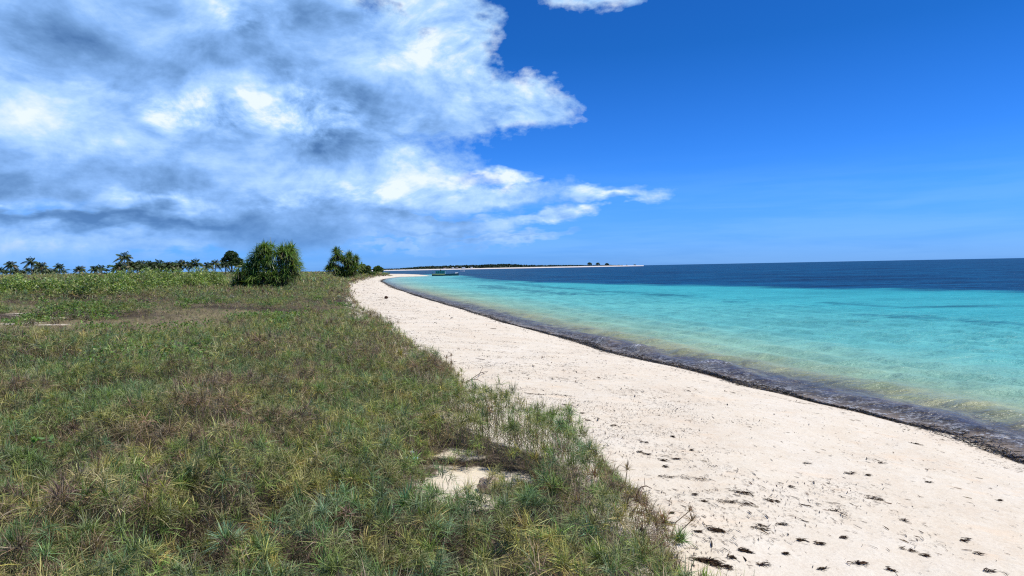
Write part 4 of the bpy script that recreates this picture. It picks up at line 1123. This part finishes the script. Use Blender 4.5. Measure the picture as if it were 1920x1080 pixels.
M_PLAST = plain('pale_blue_plastic', (.35, .55, .62), .35, .5, .1)
for px, py, s_, lab in [(760, 867, 9, 'pale blue plastic scrap, left of two caught in the grass'), (779, 868, 9, 'pale blue plastic scrap, right of two caught in the grass'), (771, 855, 11, 'crumpled grey plastic bag caught in the grass above two blue scraps')]:
    b = hit(px, py, .22); r = s_ * (b - CAM).length / F_PX * .5; V = []
    for j in range(6):
        for i in range(6): V.append(((i / 5 - .5) * 2 * r, (j / 5 - .5) * 1.6 * r, RNG.normal(0, r * .22)))
    Fq = [(j * 6 + i, j * 6 + i + 1, (j + 1) * 6 + i + 1, (j + 1) * 6 + i) for j in range(5) for i in range(5)]
    o = mesh_np('plastic_scrap' if s_ < 10 else 'plastic_bag', V, np.array(Fq), M_PLAST if s_ < 10 else plain('grey_plastic', (.22, .24, .27), .4, .4, .2)); o.location = b + Vector((0, 0, .26)); tag(o, lab, 'litter')
def stick(p0, p1, label, r=.008):
    a = hit(*p0); b_ = hit(*p1); e = b_ - a
    t = MB(); t.tube([(0, 0, .01), e * .3 + Vector((.02, .03, .05)), e * .65 + Vector((0, -.03, .07)), e + Vector((0, 0, .02))], [r, r * .9, r * .8, r * .5], 5)
    q_ = e * .6; t.tube([q_ + Vector((0, 0, .06)), q_ + Vector((e.x * .12, e.y * .3 + .12, .10))], [r * .6, r * .3], 4)
    o = t.build('driftwood_twig', plain('driftwood', (.16, .12, .09), .9, .1), None); o.location = a; tag(o, label, 'twig')
stick((873, 720), (915, 698), 'bent dry twig on sand below the tall seed head cluster', .010)
stick((1190, 927), (1222, 921), 'short dark twig on the sand beside the dark stone')
stick((876, 715), (906, 719), 'second dry twig lying flat beside the bent one', .008)

# ------------------------------------------------------------------ daylight
SUN_AZ, SUN_EL = 100.0, 62.0
sd = bpy.data.lights.new('sun', 'SUN'); sd.energy = 4.0; sd.angle = rad(.5); sd.color = (1.0, .965, .91)
so = bpy.data.objects.new('sun', sd); COL.objects.link(so)
to_sun = Vector((math.sin(rad(SUN_AZ)) * math.cos(rad(SUN_EL)), math.cos(rad(SUN_AZ)) * math.cos(rad(SUN_EL)), math.sin(rad(SUN_EL))))
so.rotation_euler = to_sun.to_track_quat('Z', 'Y').to_euler(); so.location = (0, 0, 60)

world = bpy.data.worlds.new('World'); scene.world = world; world.use_nodes = True
nt = world.node_tree; nt.nodes.clear(); n = N(nt)
wo = nt.nodes.new('ShaderNodeOutputWorld'); bg = nt.nodes.new('ShaderNodeBackground'); nt.links.new(bg.outputs[0], wo.inputs[0])
STR = .10; bg.inputs[1].default_value = STR
sky = nt.nodes.new('ShaderNodeTexSky'); sky.sky_type = 'NISHITA'; sky.sun_disc = False
sky.sun_elevation = rad(SUN_EL); sky.sun_rotation = rad(SUN_AZ); sky.air_density = 1.0; sky.dust_density = .3; sky.ozone_density = 2.0
SKY_TINT = (.22, .60, 1.25)

gdir = nt.nodes.new('ShaderNodeTexCoord').outputs['Generated']
sep = nt.nodes.new('ShaderNodeSeparateXYZ'); nt.links.new(gdir, sep.inputs[0])
dx, dy_, dz = sep.outputs
AZ = n.math('ARCTAN2', dx, dy_); EL = n.math('ARCSINE', dz)

tint = n.ramp(EL, [(0.0, (.22, .60, 1.85)), (.10, (.175, .62, 1.6)), (.30, (.075, .46, 1.12)), (1.0, (.06, .40, 1.0))])
skyc = n.mix(1.0, sky.outputs[0], tint, 'MULTIPLY')

def to_ae(px, py):
    d = ray(px, py); return math.atan2(d.x, d.y), math.asin(d.z)
# direction on a flat cloud layer overhead: near the horizon it foreshortens into streaks
inv = n.math('DIVIDE', 1.0, n.math('ADD', n.math('MAXIMUM', dz, 0.0), .36))
comb = nt.nodes.new('ShaderNodeCombineXYZ')
nt.links.new(n.math('MULTIPLY', dx, inv), comb.inputs[0]); nt.links.new(n.math('MULTIPLY', dy_, inv), comb.inputs[1])
nt.links.new(n.math('MULTIPLY', dz, 2.2), comb.inputs[2])
CP = comb.outputs[0]
warp = n.noise(CP, 2.6, 3, .6, out='Color')
wv = nt.nodes.new('ShaderNodeVectorMath'); wv.operation = 'SUBTRACT'; nt.links.new(warp, wv.inputs[0]); wv.inputs[1].default_value = (.5, .5, .5)
wsep = nt.nodes.new('ShaderNodeSeparateXYZ'); nt.links.new(wv.outputs[0], wsep.inputs[0])
warp2 = n.noise(CP, 10.0, 3, .6, out='Color')
w2s = nt.nodes.new('ShaderNodeSeparateXYZ'); nt.links.new(warp2, w2s.inputs[0])
AZw = n.math('ADD', n.math('ADD', AZ, n.math('MULTIPLY', wsep.outputs[0], .17)), n.math('MULTIPLY', n.math('SUBTRACT', w2s.outputs[0], .5), .075))
ELw = n.math('ADD', n.math('ADD', EL, n.math('MULTIPLY', wsep.outputs[1], .09)), n.math('MULTIPLY', n.math('SUBTRACT', w2s.outputs[1], .5), .04))

def blob(px, py, rx, ry, soft=False):
    a, e = to_ae(px, py); ra = rx / F_PX * math.cos(a); re = ry / F_PX * math.cos(a)
    u = n.math('DIVIDE', n.math('SUBTRACT', AZw, a), ra); v = n.math('DIVIDE', n.math('SUBTRACT', ELw, e), re)
    r2 = n.math('ADD', n.math('MULTIPLY', u, u), n.math('MULTIPLY', v, v))
    if soft: return n.math('EXPONENT', n.math('MULTIPLY', r2, -1.0))
    return n.math('SUBTRACT', 1.0, n.math('SQRT', r2))
COVER = [(230, 150, 760, 300), (985, 195, 115, 68), (845, 60, 100, 150), (830, 190, 150, 110), (860, 130, 80, 150), (480, 340, 480, 130), (880, 365, 220, 45), (1135, 373, 135, 24),
         (1035, 412, 125, 20), (690, 428, 360, 36), (930, 452, 190, 15), (800, 468, 190, 9), (250, 450, 420, 60), (520, 455, 240, 40), (945, 330, 75, 24), (720, 300, 120, 90), (1140, -32, 110, 40), (1400, -62, 130, 40)]
cov = None
for i, b_ in enumerate(COVER):
    k = n.math('MULTIPLY', blob(*b_), 1.7 if b_[2] < 260 else 3.4)
    k = n.math('MINIMUM', k, 1.35)
    if cov is None: cov = k
    else:
        sm = nt.nodes.new('ShaderNodeMath'); sm.operation = 'SMOOTH_MAX'; nt.links.new(cov, sm.inputs[0]); nt.links.new(k, sm.inputs[1]); sm.inputs[2].default_value = .12; cov = sm.outputs[0]
GD0 = n.scale(gdir, (1, 1, 1.5))
f1 = n.math('ADD', n.math('MULTIPLY', n.noise(GD0, 6.0, 7, .6, .35), .7), n.math('MULTIPLY', n.noise(CP, 3.4, 5, .58, .3), .3)); f2 = n.noise(n.scale(gdir, (1, 1, 1.4)), 20.0, 5, .66)
fn = n.math('ADD', n.math('MULTIPLY', f1, .66), n.math('MULTIPLY', f2, .34))
dens = n.math('ADD', cov, n.math('MULTIPLY', n.math('SUBTRACT', fn, .5), 3.6))
sft = n.mr(EL, .12, .26, .9, .55)
alpha = n.math('SMOOTH_MIN', 1.0, n.math('MAXIMUM', 0.0, n.math('DIVIDE', n.math('SUBTRACT', dens, .02), sft)), .25)
# light on the clouds: the layer a little nearer the sun shades what lies behind it
off = nt.nodes.new('ShaderNodeVectorMath'); off.operation = 'ADD'; nt.links.new(GD0, off.inputs[0]); off.inputs[1].default_value = (.030, -.004, .045)
g1 = n.math('ADD', n.math('MULTIPLY', n.noise(off.outputs[0], 6.0, 5, .6, .35), .7), n.math('MULTIPLY', n.noise(CP, 3.4, 5, .58, .3), .3))
lit = n.math('MULTIPLY', n.math('SUBTRACT', f1, g1), 2.1)
DARKS = [(130, 75, 230, 50, .42), (290, 100, 80, 26, .22), (620, 268, 100, 42, .55), (690, 185, 110, 32, .5), (300, 335, 150, 42, .5), (390, 275, 90, 26, .3), (265, 428, 175, 22, .85), (30, 350, 90, 30, .45), (60, 415, 120, 14, .5), (440, 80, 60, 32, .45), (590, 35, 110, 45, .4),
         (500, 430, 170, 60, .45), (760, 410, 140, 12, .3), (980, 390, 90, 12, .2), (860, 440, 160, 8, .25), (0, 120, 60, 30, .3), (520, 130, 40, 30, .25), (1000, 450, 150, 4, .3), (700, 60, 60, 60, .12)]
LIGHTS = [(440, 52, 34, 22, .6), (400, 205, 130, 40, .5), (540, 185, 110, 40, .6), (600, 225, 70, 36, .45), (800, 90, 55, 34, .4), (770, 262, 70, 44, .25), (985, 185, 95, 60, .3), (110, 250, 90, 24, .08), (640, 372, 170, 17, .38), (960, 330, 70, 15, .6),
          (1165, 372, 55, 13, .5), (1090, 412, 70, 10, .5), (300, 378, 70, 16, .4), (900, 120, 50, 90, .2), (10, 388, 40, 8, .4), (130, 145, 40, 12, .3), (880, 345, 90, 20, .3), (480, 22, 70, 20, .3), (730, 30, 120, 40, .22), (870, 150, 60, 60, .15), (880, 40, 40, 60, .2), (300, 180, 60, 24, .35), (700, 300, 90, 24, .15), (1120, 0, 90, 20, .2)]
low = n.noise(CP, 1.9, 3, .5, .3)
GD = n.scale(gdir, (1, 1, 1.55))
fd = n.math('ADD', n.math('MULTIPLY', n.noise(GD, 9.0, 7, .62, .5), .65), n.math('MULTIPLY', n.noise(CP, 5.6, 6, .62, .3), .35))
sh = n.math('ADD', n.math('ADD', .68, n.math('MULTIPLY', lit, .8)), n.math('MULTIPLY', n.math('SUBTRACT', low, .5), .55))
dk = None; lt = None
for b_ in DARKS:
    q = n.math('MULTIPLY', blob(*b_[:4], True), b_[4]); dk = q if dk is None else n.math('ADD', dk, q)
for b_ in LIGHTS:
    q = n.math('MULTIPLY', blob(*b_[:4], True), b_[4]); lt = q if lt is None else n.math('ADD', lt, q)
edge_lit = n.mr(dens, .95, .25)
sh = n.math('SUBTRACT', sh, n.math('MULTIPLY', dk, n.math('ADD', .62, n.math('MULTIPLY', fd, .25))))
wisp = n.math('MULTIPLY', n.math('SUBTRACT', fd, .45), 6.4)
sh = n.math('ADD', sh, n.math('MULTIPLY', n.math('MINIMUM', lt, .52), n.math('ADD', .16, wisp)))
sh = n.math('ADD', sh, n.math('ADD', n.math('MULTIPLY', n.math('SUBTRACT', fd, .5), 1.6), n.math('MULTIPLY', n.math('SUBTRACT', f2, .5), .35)))
sh = n.math('ADD', sh, n.math('MULTIPLY', edge_lit, n.mr(EL, .12, .2, 0.0, .16)))
k = 1.0 / STR
sh = n.math('ADD', n.math('MULTIPLY', sh, .86), .035)
cc = n.ramp(sh, [(0.0, (.082, .19, .42)), (.24, (.16, .32, .62)), (.48, (.26, .48, .90)), (.74, (.45, .68, .97)), (1.05 - .05, (.80, .90, 1.0))])
ccs = n.vmath('SCALE', cc); ccs.node.inputs['Scale'].default_value = k
# distant cloud sinks into the blue of the air towards the horizon
hz = n.mr(EL, .0, .10, .55, 0.0)
ccol = n.mix(hz, ccs, tuple(c_ * k for c_ in (.15, .38, .86)))
lowfade = n.mr(EL, .005, .045)
alpha = n.math('MULTIPLY', alpha, n.math('ADD', .15, n.math('MULTIPLY', lowfade, .83)))
hzs = n.math('MULTIPLY', n.mr(EL, .17, .02, 0.0, .34), n.mr(n.noise(n.scale(gdir, (1.2, 1.2, 14)), 3.0, 4, .6, .3), .34, .66, .25, 1.0))
skyh = n.mix(hzs, skyc, tuple(c_ * k for c_ in (.27, .55, 1.0)))
fin = n.mix(alpha, skyh, ccol)
nt.links.new(fin, bg.inputs[0])
world.cycles.sampling_method = 'MANUAL'; world.cycles.sample_map_resolution = 512

scene.view_settings.view_transform = 'Standard'; scene.view_settings.look = 'None'
scene.view_settings.exposure = 0.12; scene.view_settings.gamma = 1.0
scene.render.engine = 'CYCLES'
scene.cycles.max_bounces = 4; scene.cycles.diffuse_bounces = 2; scene.cycles.glossy_bounces = 2; scene.cycles.transparent_max_bounces = 8
scene.cycles.use_denoising = False
scene.cycles.filter_width = 1.2
scene.cycles.sample_clamp_indirect = 6.0; scene.cycles.sample_clamp_direct = 3.0
